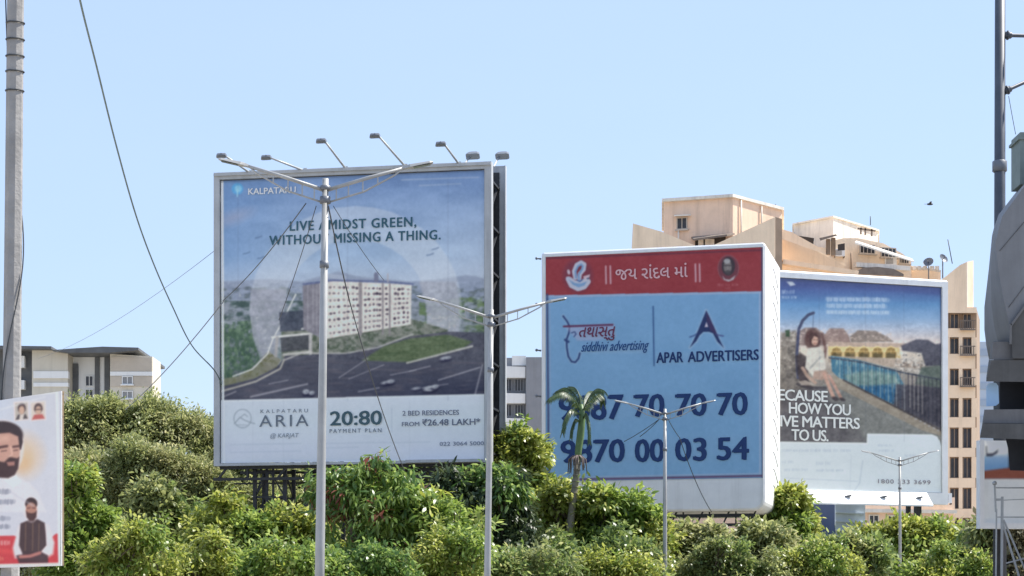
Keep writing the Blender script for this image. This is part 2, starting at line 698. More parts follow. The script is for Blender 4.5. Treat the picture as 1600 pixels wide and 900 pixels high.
def paint1(c):
    c.vgrad([(268, (104, 134, 190)), (330, (136, 163, 209)), (400, (156, 181, 219)), (445, (182, 196, 224)), (470, (150, 158, 180)), (560, (120, 130, 140)), (625, (90, 95, 110))])
    sky = c.Y < 442
    c.noise(8, 60, 26, 1, sky)
    c.noise(7, 25, 9, 2, sky)
    # blue deepens to the left, paler and warmer to the right
    m = sky
    t = np.clip((480 - c.X[m]) / 150, 0, 1) * np.clip((470 - c.Y[m]) / 70, 0, 1)
    c.mix(m, (92, 132, 192), 0.62 * t)
    t = np.clip((c.X[m] - 600) / 160, 0, 1) * np.clip((c.Y[m] - 300) / 120, 0, 1)
    c.mix(m, (188, 200, 228), 0.5 * t)
    c.ell(365, 340, 26, 9, (158, 160, 190), .5, 14, -20)
    # land: hills, town, woods
    c.poly([(340, 440), (420, 436), (470, 440), (530, 424), (560, 432), (640, 440), (690, 436), (728, 430), (745, 432), (765, 438), (765, 470), (340, 470)], (140, 152, 182), .85, 4)
    c.speck([(340, 448), (765, 446), (765, 560), (340, 600)], (96, 108, 118), 9, 4, 11, .42, .8)
    c.speck([(340, 470), (500, 470), (480, 560), (340, 610)], (62, 84, 84), 11, 7, 12, .35, .9)
    c.speck([(344, 505), (395, 500), (412, 560), (400, 600), (344, 606)], (66, 94, 76), 5, 7, 13, .25, .85)
    c.speck([(344, 505), (395, 500), (412, 560), (400, 600), (344, 606)], (118, 146, 116), 3.5, 6, 14, .5, .6)
    c.speck([(655, 470), (765, 462), (765, 530), (655, 525)], (100, 124, 86), 10, 5, 15, .35, .9)
    c.speck([(655, 470), (765, 466), (765, 530), (655, 525)], (66, 84, 74), 7, 4, 16, .52, .8)
    c.speck([(345, 440), (480, 440), (480, 500), (345, 500)], (190, 195, 205), 5, 2.5, 17, .66, .6)
    # the pale arch behind the building
    for side in (0, 1):
        n = 26
        out, inn = [], []
        for i in range(n + 1):
            a = math.pi * (1 - i / n) if True else 0
            a = math.pi * 1.22 - math.pi * 1.44 * i / n
            out.append((556 + 166 * math.cos(a), 482 - 160 * math.sin(a)))
            inn.append((556 + 112 * math.cos(a), 486 - 112 * math.sin(a)))
    ring = out + inn[::-1]
    c.poly(ring, (212, 219, 236), .38, 2.5)
    c.poly([(392, 452), (448, 452), (444, 490), (438, 530), (432, 556), (408, 566), (396, 530), (390, 490)], (158, 161, 182), .72, 2.5)
    c.poly([(655, 440), (712, 440), (718, 470), (717, 522), (668, 520), (666, 480)], (168, 172, 192), .8, 2.5)
    c.speck([(666, 490), (717, 490), (717, 522), (668, 520)], (205, 200, 205), 3, 2, 18, .5, .6)
    c.speck([(396, 480), (440, 478), (430, 545), (400, 545)], (205, 206, 216), 6, 4, 19, .6, .6)
    # forecourt of low greenery and the road
    c.poly([(440, 516), (640, 498), (700, 515), (700, 530), (560, 552), (440, 560)], (128, 132, 128), 1, 3)
    c.speck([(440, 516), (640, 498), (700, 515), (700, 530), (560, 552), (440, 560)], (78, 92, 78), 6, 4, 20, .42, .9)
    c.speck([(540, 525), (640, 505), (640, 520), (540, 545)], (190, 190, 185), 3, 2, 21, .6, .7)
    road = [(340, 630), (340, 606), (400, 590), (436, 570), (446, 556), (500, 553), (545, 551), (580, 544), (640, 526), (700, 518), (765, 520), (765, 630)]
    c.poly(road, (80, 82, 100), 1, 1.5)
    m = c.box(road, 1)
    ins = np.clip(0.5 - c.sd(m, road, True), 0, 1)
    t = np.clip((c.Y[m] - 560) / 60, 0, 1) * np.clip((c.X[m] - 430) / 250, 0.25, 1)
    c.mix(m, (46, 50, 78), ins * t * .9)
    c.speck(road, (104, 98, 112), 26, 3.5, 22, .55, .5)
    c.poly([(566, 563), (600, 541), (640, 529), (700, 523), (738, 534), (725, 543), (640, 566)], (96, 112, 84), .95, 3)
    c.speck([(566, 563), (600, 541), (640, 529), (700, 523), (738, 534), (725, 543), (640, 566)], (74, 92, 66), 14, 3, 23, .45, .8)
    c.stroke([(636, 567), (738, 541)], 3.0, (200, 198, 198), .85, 1.5)
    c.stroke([(446, 562), (470, 552), (540, 552), (590, 543), (645, 522)], 2.6, (186, 184, 188), .8, 1.5)
    c.stroke([(344, 612), (400, 596), (438, 576), (444, 562)], 3, (190, 186, 182), .85, 1.5)
    c.poly([(346, 604), (346, 592), (372, 588), (398, 572), (420, 548), (428, 556), (440, 562), (432, 574), (396, 592)], (138, 134, 118), .75, 2)
    c.speck([(346, 604), (346, 592), (372, 588), (398, 572), (420, 548), (440, 562), (432, 574), (396, 592)], (98, 100, 66), 6, 4, 25, .5, .7)
    c.stroke([(364, 588), (394, 577), (418, 553), (426, 530), (440, 505), (462, 460)], 2.4, (214, 216, 222), .9, 1.2)
    # canopy over the gate
    c.poly([(436, 488), (482, 484), (486, 516), (438, 518)], (66, 72, 92), .9, 2)
    c.poly([(438, 526), (486, 520), (484, 546), (440, 550)], (74, 76, 88), .85, 2)
    c.stroke([(425, 527), (488, 521)], 3.4, (222, 222, 226), .95, 1.2)
    c.stroke([(472, 514), (494, 512)], 3, (226, 226, 230), .9, 1.2)
    c.stroke([(433, 528), (431, 556)], 5, (176, 174, 180), .95, 1.5)
    c.stroke([(485, 524), (485, 552)], 5, (186, 184, 190), .95, 1.5)
    c.stroke([(444, 554), (486, 550)], 4, (200, 198, 200), .95, 1.5)
    # the building
    c.poly([(473, 446), (500, 442), (500, 528), (474, 514)], (132, 130, 146), 1, 1.5)
    for x in (481, 489, 495):
        c.stroke([(x, 446), (x, 516)], 1.5, (166, 164, 178), .7, 1)
    c.poly([(500, 438), (643, 445), (642, 507), (500, 531)], (226, 219, 220), 1, 1.2)
    for x, w in ((563, 5.5), (598, 3), (609, 3), (502, 2)):
        c.stroke([(x, 440), (x, 522)], w, (142, 136, 146), .9, 1.2)
    rr = random.Random(4)
    for j in range(8):
        for x in (507, 516, 522, 530, 538, 544, 552, 558, 571, 577, 584, 590, 594, 604, 617, 623, 630, 637):
            t = (x - 500) / 143
            top, bot = 440 + 7 * t, 530 - 24 * t
            y = top + (bot - top) * (j + .75) / 8.4
            c.ell(x + rr.uniform(-1, 1), y + rr.uniform(-.6, .6), rr.uniform(1.3, 2.7), rr.uniform(1.2, 2.4), (62, 54, 74), rr.uniform(.4, 1), 1.2)
            if x in (530, 552, 584, 630):
                c.stroke([(x - 6, y + 3.2), (x + 6, y + 2.6)], 1.2, (238, 234, 236), .8, 1)
    c.stroke([(474, 444), (520, 438), (600, 440), (645, 444)], 3.2, (96, 106, 150), .9, 1.4)
    c.stroke([(588, 429), (588, 438)], 7, (112, 116, 146), .95, 1.2)
    c.stroke([(606, 428), (606, 440)], 2.2, (176, 172, 186), .9, 1)
    c.stroke([(505, 430), (538, 434)], 7, (178, 188, 214), .7, 2)
    # marks on the road and its cars
    for p, w in ((((344, 622), (368, 612)), 2), (((392, 620), (480, 600)), 3), (((530, 590), (575, 560)), 1.6), (((545, 592), (600, 570)), 1.4), (((685, 594), (750, 574)), 2.4), (((560, 612), (592, 606)), 1.8), (((640, 580), (672, 572)), 1.8), (((742, 618), (754, 570)), 2.2), (((420, 600), (450, 594)), 1.4), (((660, 606), (700, 600)), 1.4), (((610, 586), (650, 578)), 1.6)):
        c.stroke(list(p), w, (176, 174, 190), .65, 1.5)
    for x, y, rx, ry in ((602, 598, 7, 3), (610, 596, 7, 4), (672, 607, 12, 5.5), (680, 604, 6, 4), (650, 607, 7, 2.6), (694, 560, 7, 3), (700, 559, 5, 3), (478, 612, 6, 5), (487, 614, 5, 4)):
        c.ell(x, y + 3, rx, ry, (34, 34, 62), .8, 3, -8)
        c.ell(x, y, rx * .85, ry * .75, (196, 200, 214), .85, 2.5, -8)
        c.ell(x + 1, y + .6, rx * .3, ry * .25, (90, 94, 120), .6, 2, -8)
    # birds, header
    for x, y in ((385, 396), (404, 371), (408, 403), (672, 398), (680, 389)):
        c.stroke([(x - 5, y + 1), (x, y), (x + 5, y - 2)], 1.7, (84, 108, 152), .75, 1.5)
    c.ell(371, 295, 9, 9, (88, 160, 222), .95, 2)
    c.ell(372, 295, 5.5, 5.5, (142, 200, 238), .8, 2)
    c.stroke([(371, 296), (371, 307)], 2, (160, 212, 242), .9, 1.3)
    c.stroke([(627, 281), (748, 277)], 1.3, (196, 206, 226), .6, 1.2)
    c.stroke([(655, 290), (720, 287)], 1.3, (196, 206, 226), .5, 1.2)
    land = (c.Y > 440) & (c.Y < 626)
    c.noise(9, 7, 5, 42, land & (c.Y < 562))
    c.noise(9, 3, 2.4, 43, land & (c.Y < 562))
    c.noise(5, 16, 3, 45, land & (c.Y >= 555))
    c.noise(5, 40, 22, 44, land)
    c.noise(4, 2.5, 2.5, 40)
    # the white foot of the sheet
    foot = c.Y > (625 - (c.X - 347) * 0.022)
    c.vgrad([(610, (204, 213, 235)), (660, (200, 212, 232)), (705, (199, 208, 234)), (730, (196, 205, 226))], foot)
    c.noise(2.5, 90, 20, 41, foot)
    c.stroke([(346, 626.5), (757, 616.5)], 2.2, (222, 228, 240), .8, 1.5)
    c.ell(379, 654, 14.2, 15, (130, 142, 160), .75, 1.2)
    c.ell(379, 654, 12.8, 13.6, (201, 212, 233), 1, 1.2)
    c.stroke([(366, 662), (375, 652), (381, 656), (388, 659), (398, 662)], 1.5, (130, 142, 160), .8, 1.2)
    c.stroke([(376, 652), (382, 647), (387, 651)], 1.3, (130, 142, 160), .7, 1.2)
    c.stroke([(369, 664), (386, 664)], 1.2, (130, 142, 160), .6, 1.2)
    c.stroke([(612, 638), (612, 676)], 1.2, (168, 182, 206), .7, 1.2)
    for x0, x1, y in ((360, 470, 695), (360, 470, 707), (505, 600, 693), (505, 560, 700), (600, 672, 692)):
        c.stroke([(x0, y), (x1, y - (x1 - x0) * .02)], 1.4, (176, 189, 214), .7, 1.5)
    # joins and edges of the sheet
    for x in (395, 443, 640):
        c.stroke([(x, 626), (x, 724)], 1.1, (180, 190, 212), .5, 1.2)
    for x in (372, 543, 700):
        c.stroke([(x, 284), (x, 626)], 1.0, (60, 66, 96), .18, 1.5)
    c.stroke([(347.2, 283), (348.8, 724)], 3.6, (236, 240, 247), 1, 1.2)
    c.stroke([(340, 283.5), (765, 265)], 3.0, (70, 84, 120), .55, 3)


B1.sheet(uL, uR, zB, zT, -0.05, paint1, step=0.9, wave=0.012)
D1 = -0.085
NAVY = (38, 58, 98)
B1.text('slogan_lettering', 'LIVE AMIDST GREEN,', 453, 360.5, 650, 14.5, (54, 92, 116), D1, 0.03, spacing=1.12)
B1.text('slogan_lettering', 'WITHOUT MISSING A THING.', 421, 383, 688, 14.5, (54, 92, 116), D1, 0.03, spacing=1.12)
B1.text('logo_lettering', 'KALPATARU', 388, 304, 462, 9.5, (206, 214, 232), D1, 0.03)
B1.text('logo_lettering', 'KALPATARU', 407, 645.5, 481, 5.5, (112, 124, 146), D1, 0.0, spacing=1.6)
B1.text('logo_lettering', 'ARIA', 405, 667, 482, 18, (104, 116, 138), D1, 0.0, spacing=1.25)
B1.text('logo_lettering', '@ KARJAT', 422, 684, 467, 7, (128, 140, 162), D1, 0.0, shear=0.2)
B1.text('offer_lettering', '20:80', 516, 664.5, 596, 21.5, (66, 92, 110), D1, 0.03)
B1.text('offer_lettering', 'PAYMENT PLAN', 515, 676.5, 596, 6, (108, 122, 146), D1, 0.01, spacing=1.4)
B1.text('price_lettering', '2 BED RESIDENCES', 629, 649.5, 717, 7.5, (112, 122, 150), D1, 0.02)
B1.text('price_lettering', 'FROM', 628, 666, 655, 6.5, (112, 122, 150), D1, 0.02)
B1.text('price_lettering', '\u20b926.48 LAKH*', 660, 665, 750, 10, (98, 108, 136), D1, 0.02)
B1.text('phone_lettering', '022 3064 5000', 687, 696.5, 756, 6, (118, 130, 162), D1, 0.015)

# the second board behind, the bracing between, the feet
D2 = B1.depth_to(W1, 790)
YR = B1.world(W1, D2, 0).y
ZR1, ZR0 = CAMZ + (HY - 261) * YR / F, CAMZ + (HY - 716) * YR / F
b = MB().box((0, D2 - 0.25, ZR0), (W1, D2, ZR1))
b.box((W1 + .001, D2 - .3, ZR0), (W1 + .05, D2 - .02, ZR1))
b.build('rear_board', [M_GFRAME], B1.root)
b = MB().box((0.3, 0.23, Z0 + 0.3), (W1 - 0.16, 0.30, Z1 - 0.3))  # dark sheets added to stand for the shade in the gap between the boards
b.box((0.3, D2 - 0.33, ZR0 + 0.2), (W1 - 0.22, D2 - 0.27, ZR1 - 0.3))
for k in range(7):
    z = Z0 + 0.5 + k * (Z1 - Z0 - 1.0) / 6
    b.bar((W1 - 0.25, 0.2, z), (W1 - 0.25, D2 - 0.2, z), 0.09)
    for u in (0.5, W1 * .3, W1 * .6, W1 - 0.9) if k else ():
        b.bar((u, 0.25, z), (u, D2 - 0.25, z), 0.1)
    if k < 6:
        b.bar((W1 - 0.32, 0.3, z), (W1 - 0.32, D2 - 0.3, z + (Z1 - Z0 - 1) / 6), 0.08)
for u in np.linspace(0.4, W1 - 0.5, 6):
    for d in (0.38, D2 - 0.45):
        b.bar((u, d, Z0 + 0.1), (u, d, Z1 - 0.3), 0.14)
b.build('bracing_gap_shade', M_STEEL, B1.root)
b = MB()
for d in (0.1, D2 - 0.3):
    b.bar((0.2, d, Z0 - 0.07), (W1, d, Z0 - 0.07), 0.12)
    b.bar((-0.1, d, Z0 - 0.55), (W1 - 0.3, d, Z0 - 0.55), 0.12 if d < 1 else .07)
for u in np.linspace(0.1, W1 - 0.1, 10):
    b.bar((u, 0.1, Z0 - 0.55), (u + random.choice((-.4, .0, .4)), 0.1, Z0 - 0.05), 0.09)
b.build('base_truss', M_STEEL, B1.root)
for px0, px1 in ((394, 441), (474, 520), (640, 690), (735, 760)):
    b = MB()
    u0, u1 = B1.uv(px0, 760)[0], B1.uv(px1, 760)[0]
    us = (u0, u1)
    for u in us:
        for d in (0.4, 1.7):
            b.bar((u, d, 0), (u, d, Z0 - 0.05), 0.15)
    um = (u0 + u1) / 2
    b.bar((um - .14, 0.42, 0), (um - .14, 0.42, Z0 - .1), 0.11)
    b.bar((um + .14, 0.42, 0), (um + .14, 0.42, Z0 - .1), 0.09)
    n = 7
    for k in range(n + 1):
        z = (Z0 - 0.2) * k / n
        b.bar((u0, 0.4, z), (u1, 0.4, z), 0.08)
        b.bar((u0, 1.7, z), (u1, 1.7, z), 0.08)
        if k < n:
            z2 = (Z0 - 0.2) * (k + 1) / n
            b.bar((u0, 0.4, z), (um, 0.4, z2), 0.06)
            b.bar((u1, 0.4, z), (um, 0.4, z2), 0.06)
            b.bar((u0, 0.4, z), (u0, 1.7, z2), 0.06)
            b.bar((u1, 1.7, z), (u1, 0.4, z2), 0.06)
    b.build('lattice_leg', M_STEEL, B1.root)


def floodlight(B, base, tip, front, size=0.5, flat=.36, deep=.42):
    """an arm from the frame's top edge with a lamp head at its end"""
    p0, p1 = base, tip
    a = MB()
    a.tube([p0, p0 + (p1 - p0) * .5, p1], [0.05, 0.045, 0.04], 8)
    a.bar(p0 - Vector((0, 0, 0.12)), p0 + Vector((0, 0, 0.12)), 0.14)
    arm = a.build('floodlight_arm', M_GALV, B.root, world=True)
    h = MB()
    x = Vector((B.t.x, B.t.y, 0))
    y = Vector((B.n.x, B.n.y, 0)) * (1 if front else -1)    # towards the sheet it lights
    z = Vector((0, 0, 1))
    c = p1 + y * 0.05 - x * size * (.35 if front else -.25)
    f = (y * 0.75 - z * 0.65).normalized()
    up = x.cross(f).normalized()
    s = size
    A = [c + x * a_ * s * .5 + up * b_ * s * flat for a_, b_ in ((-1, -.7), (-.7, -1), (.7, -1), (1, -.7), (1, .7), (.7, 1), (-.7, 1), (-1, .7))]
    mid = [c + (q - c) * 0.85 - f * s * .22 for q in A]
    end = [c + (q - c) * 0.35 - f * s * deep for q in A]
    A2 = [q + f * s * .12 for q in A]
    h.loft(A2, A, 1)
    h.loft(A, mid, 0, False)
    h.loft(mid, end, 0)
    h.tube([c - f * s * .3, p1 - (p1 - p0).normalized() * s * .6], 0.03, 6)
    h.build('lamp_head', [M_LAMP, M_GLASS], arm, world=True)


for bx, by, tx, ty in ((392, 263, 351, 243), (477, 261, 421, 246), (541, 260, 507, 220), (634, 257, 591, 212), (718, 254, 694, 225)):
    u, z = B1.uv(bx, by)
    base = B1.world(u, 0.0, Z1 - 0.05)
    floodlight(B1, base, P(tx, ty, base.y - 1.5), True, 0.44, .2, .26)
for bx, by, tx, ty in ((706, 252, 740, 243), (758, 251, 786, 243)):
    u, z = B1.uv(bx, by, D2)
    base = B1.world(u, D2, Z1 - 0.15)
    floodlight(B1, base, P(tx - 6, ty + 1, base.y + 1.5), False, 0.62, .24, .5)

# ------------------------------------------------------------------ white box hoarding with the telephone numbers
B2 = Board('billboard', 'white boxed billboard with red header and blue panel showing two telephone numbers', 'billboard', 845, 92.0, 1196, 89.4)
W2 = B2.w
ZB2, ZT2 = B2.uv(1196, 798)[1], B2.uv(845, 394)[1]
DB2 = B2.depth_to(W2, 1219)
ul, zt = B2.uv(853, 402)
ur, zb = B2.uv(1192, 744)
out = []
for cx, cz, a0, r in ((0.35, ZB2 + .35, 180, .35), (W2 - .55, ZB2 + .55, 270, .55), (W2 - .2, ZT2 - .2, 0, .2), (.12, ZT2 - .12, 90, .12)):
    for k in range(7):
        a = R(a0 + 90 * k / 6)
        out.append((cx + r * math.cos(a), cz + r * math.sin(a)))
b = MB()
rings = []
for d, s in ((0.0, 0.12), (0.06, 0.03), (0.2, 0.0), (DB2 - 0.1, 0.0), (DB2, 0.1)):
    rings.append([(W2 / 2 + (u - W2 / 2) * (1 - s / W2 * 2), d, (ZT2 + ZB2) / 2 + (z - (ZT2 + ZB2) / 2) * (1 - s / (ZT2 - ZB2) * 2)) for u, z in out])
for i in range(4):
    b.loft(rings[i], rings[i + 1], 0, False)
b.add(rings[0], [tuple(range(len(out)))])
b.add(rings[-1], [tuple(range(len(out)))])
b.build('box_case', M_VINYL, B2.root)
b = MB()
for k in range(14):
    z = ZT2 - 0.7 - k * 0.80
    for s in (0, 1):
        y0 = DB2 * (0.32 + 0.0 * s)
        b.tube([(W2 + 0.008, DB2 * .18, z - .62), (W2 + 0.008, DB2 * .42, z - .1), (W2 + .008, DB2 * .5, z)], 0.028, 5) if s == 0 else b.tube([(W2 + 0.008, DB2 * .5, z), (W2 + 0.008, DB2 * .62, z - .12), (W2 + .008, DB2 * .82, z - .6)], 0.028, 5)
b.build('lacing', mat('grey rope', (0.7, 0.71, 0.72), 0.8, 0, .1, 5), B2.root)
for k in range(5):
    b = MB()
    z = ZT2 - 0.3 - k * 2.2
    b.tube([(-0.02, 0.15, z), (-0.22, 0.05, z + .02)], [0.05, 0.03], 6)
    b.sphere((-0.22, 0.05, z + .02), 0.07)
    b.build('edge_bolt', M_LAMP, B2.root)
b = MB()
b.box((0.12, -0.035, ZB2 + .25), (ul - 0.02, 0.0, ZT2 - .1))
b.box((ur + 0.02, -0.035, ZB2 + .3), (W2 - .12, 0.0, ZT2 - .1))
b.box((ul - .02, -0.033, zt + .02), (ur + .02, 0.0, ZT2 - .102))
b.build('inner_frame', M_WFRAME, B2.root)


def paint2(c):
    c.c[:] = (121, 166, 217)
    c.noise(4, 60, 40, 50)
    c.noise(2.5, 4, 4, 51)
    yb = lambda x: 461.5 - (x - 853) * 0.0195               # lower edge of the red header
    m = c.Y < yb(c.X)
    c.c[m] = (148, 58, 68)
    c.noise(4, 30, 20, 52, m)
    c.noise(3, 4, 3, 53, m)
    c.stroke([(845, yb(845) + 2), (1200, yb(1200) + 2)], 3.2, (158, 178, 218), .9, 1.5)
    c.stroke([(845, 404), (1200, 390.5)], 2.2, (74, 44, 66), .7, 2)
    c.stroke([(855, 460), (857.5, 752)], 3.2, (66, 76, 122), .9, 1.4)
    c.stroke([(859, 464), (861, 748)], 1.6, (146, 166, 212), .7, 1.4)
    c.stroke([(1190.5, 386), (1192, 748)], 2.8, (76, 74, 112), .9, 1.4)
    c.stroke([(1187, 458), (1187.5, 741)], 1.8, (176, 186, 222), .8, 1.4)
    c.stroke([(855, 750), (1192, 743.5)], 3.4, (98, 72, 108), .9, 1.4)
    c.stroke([(858, 746.5), (1189, 740)], 1.6, (168, 184, 222), .8, 1.4)
    # emblem: a curled trunk over a bowl
    OUT, BODY = (186, 190, 216), (120, 156, 206)
    navy = (58, 58, 100)
    c.ell(903, 431, 23, 26, navy, .28, 8)
    bowl = [(885, 433), (889, 444), (898, 452), (907, 454), (916, 450), (921, 443), (921, 436), (914, 434), (907, 438), (899, 438), (892, 433)]
    c.stroke([(888, 436), (893, 446), (903, 451), (913, 448), (919, 440)], 8, OUT, 1, 1.2)
    c.poly(bowl, OUT, 1, 2)
    c.poly([(889, 437), (895, 445), (904, 449), (913, 446), (917, 440), (907, 443), (898, 442)], BODY, 1, 1.6)
    c.stroke([(899, 434), (897, 424), (901, 414), (908, 410), (913, 413), (912, 421), (906, 428), (905, 435)], 6.5, OUT, 1, 1.2)
    c.stroke([(900, 434), (899, 424), (903, 416), (908, 413), (911, 416), (909, 422), (904, 429), (905, 437)], 2.8, BODY, 1, 1.4)
    c.stroke([(902, 438), (906, 440), (910, 437)], 2, (72, 104, 168), .9, 1.2)
    c.ell(888.5, 425, 2.3, 4, (205, 192, 212), .95, 1.2, -15)
    c.poly([(911, 432), (922, 428.5), (921, 434), (914, 437)], (205, 186, 205), .95, 1.2)
    c.poly([(916, 435), (921, 433), (919, 437)], (64, 84, 120), .9, 1)
    for x in (946.5, 953.5, 1086.5, 1093):
        c.stroke([(x, 416 - (x - 946) * .022), (x + .6, 443 - (x - 946) * .022)], 2.6, (200, 160, 178), .95, 1.1)
    # portrait in an oval
    c.ell(1138, 419, 17, 21, (136, 92, 104), .75, 1.5)
    c.ell(1138, 419, 15.5, 19.5, (108, 58, 72), .9, 1.5)
    c.ell(1138, 416, 10.5, 14.5, (58, 52, 62), .95, 2)
    c.ell(1137, 417, 6.2, 10, (128, 122, 126), .95, 2)
    c.ell(1136, 408, 5.2, 3.8, (172, 172, 182), .9, 1.6)
    c.stroke([(1131, 415), (1142, 415)], 1.8, (62, 58, 66), .8, 1.5)
    c.stroke([(1137, 416), (1137, 421)], 1.2, (150, 146, 150), .7, 1.2)
    c.ell(1137.5, 426, 5, 4, (70, 66, 74), .8, 2)
    c.poly([(1129, 431), (1133, 436), (1140, 437), (1149, 430), (1146, 437), (1138, 440), (1131, 437)], (190, 182, 194), .95, 1.5)
    c.smudge(1122, 1155, 445, 3.6, (190, 126, 138), .8, 60)
    c.smudge(1133, 1143, 450.5, 3, (176, 112, 126), .6, 61)
    # left mark: a line with a hooked loop
    NV, MR = (46, 66, 122), (96, 50, 86)
    halo = (150, 180, 222)
    hook = [(880, 494), (886, 502), (890, 510), (889, 520), (885, 531), (886, 545), (888, 557), (893, 565), (899, 566), (904, 560), (906, 552)]
    c.stroke(hook, 6.5, halo, .6, 2)
    c.stroke(hook, 3.0, NV, .95, 1.2)
    c.stroke([(883, 531), (888, 534)], 4, NV, .9, 1.3)
    c.poly([(884, 511), (960, 506), (962, 526), (930, 532), (902, 532)], (172, 172, 212), .55, 4)
    c.stroke([(881, 510), (957, 507.5)], 3.2, MR, .95, 1.2)
    c.stroke([(893, 520), (898, 518.5), (900, 522), (897, 526)], 1.8, NV, .85, 1.2)
    c.poly([(906, 548), (1012, 536), (1014, 546), (1008, 552), (908, 552)], halo, .35, 4)
    c.stroke([(1020.5, 479), (1022, 571)], 2.4, (60, 94, 152), .95, 1.2)
    # right mark: a tall pointed A on splayed feet
    A = [(1103.5, 485), (1107, 492), (1117, 514), (1124, 530), (1131, 543.5), (1121, 534), (1114, 521), (1108, 518.5), (1099, 518.5), (1093, 524), (1088, 533), (1078, 543), (1084, 531), (1090, 518), (1099, 496)]
    for k in range(len(A)):
        c.stroke([A[k], A[(k + 1) % len(A)]], 5, halo, .55, 2)
    c.poly(A, (40, 54, 104), 1, 1.1)
    c.poly([(1103.5, 486), (1107, 492), (1117, 514), (1122, 526), (1110, 516), (1104, 500)], (74, 54, 96), .7, 2)
    c.poly([(1103.8, 503), (1106.6, 511), (1101, 511)], (206, 196, 222), 1, 1)
    c.stroke([(1078, 526.5), (1084, 524.5), (1088, 522)], 2.2, (62, 84, 146), .85, 1.3)
    c.stroke([(1119, 522), (1124, 524), (1130, 525)], 2.2, (72, 78, 136), .8, 1.3)
    c.poly([(1024, 552), (1186, 546), (1186, 564), (1024, 570)], (138, 174, 220), .35, 5)
    # soft, slightly different blue band behind each row of numbers
    for y, x0 in ((635, 885), (703, 873)):
        c.poly([(x0, y - 17), (1170, y - 23), (1172, y + 16), (x0, y + 22)], (128, 166, 214), .3, 8)


B2.sheet(ul, ur, zb - .08, zt, -0.02, paint2, step=0.8)
DT = -0.045
NUM = (34, 60, 118)
B2.text('header_lettering', '\u0a9c\u0aaf \u0ab0\u0abe\u0a82\u0aa6\u0ab2 \u0aae\u0abe\u0a82', 962, 437.5, 1074, 22, (208, 172, 190), DT, 0.012)
B2.text('phone_lettering', '9087', 874, 656.5, 973, 37, NUM, DT, 0.036)
for body, x0, y0, x1 in (('70', 991, 651, 1037), ('70', 1056, 650, 1103), ('70', 1121, 648.5, 1167)):
    B2.text('phone_lettering', body, x0, y0, x1, 34, NUM, DT, 0.036)
for body, x0, y0, x1 in (('9870', 877, 723, 975), ('00', 993, 721.5, 1037), ('03', 1056, 720, 1103), ('54', 1121, 718.5, 1169)):
    B2.text('phone_lettering', body, x0, y0, x1, 34.5, NUM, DT, 0.036)
B2.text('company_lettering', 'APAR', 1026, 567, 1067, 16, (34, 58, 114), DT, 0.03)
B2.text('company_lettering', 'ADVERTISERS', 1075, 565.5, 1185, 16, (34, 58, 114), DT, 0.03)
B2.text('company_lettering', '\u0aa4\u0aa5\u0abe\u0ab8\u0acd\u0aa4\u0ac1', 905, 527, 961, 15, (104, 56, 92), DT, 0.02, 0.25)
B2.text('company_lettering', 'siddhivi advertising', 908, 549.5, 1014, 15, (44, 82, 146), DT, 0.014, 0.45)
b = MB()
for u in (1.2, W2 - 1.2):
    b.tube([(u, DB2 * .5, 0), (u, DB2 * .5, ZB2 + .5)], 0.28, 14)
b.bar((0.4, .35, ZB2 - .18), (W2 - .5, .35, ZB2 - .18), 0.16)
b.bar((0.4, .35, ZB2 - .62), (W2 - .8, .35, ZB2 - .62), 0.14)
for k in range(16):
    u = .6 + k * (W2 - 1.4) / 15
    b.bar((u, .35, ZB2 - .62), (u + (.35 if k % 2 else -.0), .35, ZB2 + .1), 0.07)
b.build('support_frame', M_STEEL, B2.root)
for px, py in ((934, 384), (846, 396)):
    u, z = B2.uv(px, py)
    base = B2.world(max(.1, u), DB2 * .7, ZT2 - .1)
    floodlight(B2, base, base + Vector((-.1, .5, .42)), False, 0.55)

# ------------------------------------------------------------------ white hoarding with the pool picture
B3 = Board('billboard', 'white framed billboard with a pool picture reading HOW YOU LIVE MATTERS TO US', 'billboard', 1196, 99.2, 1479, 102.5)
W3 = B3.w
ZT3, ZB3 = 19.33, 7.45
ul, zt = 0.35, 19.02
ur, zb = B3.uv(1470, 770)
b = MB()
b.box((0, -0.15, ZB3), (ul - .02, 0.25, ZT3))
b.box((ur + .02, -0.15, ZB3), (W3, 0.25, ZT3))
for z0, z1 in ((zt + .02, ZT3), (ZB3, zb - .02)):
    b.box((ul - .02, -0.148, z0 + .002), (ur + .02, 0.248, z1 - .002))
b.add([(0, -0.15, ZT3 - .05), (W3, -0.15, ZT3 - .05), (W3, 0.0, ZT3 + .1), (0, 0.0, ZT3 + .1), (0, .25, ZT3 + .1), (W3, .25, ZT3 + .1), (W3, .25, ZT3 + .003), (0, .25, ZT3 + .003)], [(0, 1, 2, 3), (3, 2, 5, 4), (4, 5, 6, 7)])  # sloping top lip, shaped to catch the sun
b.build('frame', M_WFRAME, B3.root)
b = MB()
b.loft([(0.1, -0.16, zb - .02), (W3 - 1.3, -0.16, zb - .02), (W3 - 1.3, -0.16, zb - .1), (.1, -.16, zb - .1)], [(0.1, -0.85, ZB3 - .08), (W3 - 1.3, -0.85, ZB3 - .08), (W3 - 1.3, -0.85, ZB3 - .16), (.1, -.85, ZB3 - .16)])
b.build('catwalk', M_WFRAME, B3.root)
for k in range(4):
    b = MB()
    u = B3.uv((1314, 1369, 1255, 1425)[k], 780)[0]
    b.bar((u, -.45, zb - .35), (u + .3, -.6, zb - .28), 0.16, .1)
    b.build('catwalk_lamp', M_LAMP, B3.root)
b = MB()
for u in (1.6, W3 - 1.4):
    b.bar((u, .6, 0), (u, .6, ZT3 - .4), .3)
    b.bar((u, 2.2, 0), (u, .7, ZT3 - 1.5), .2)
b.box((0.1, .25, ZB3 + .2), (W3 - .1, .33, ZT3 - .2))
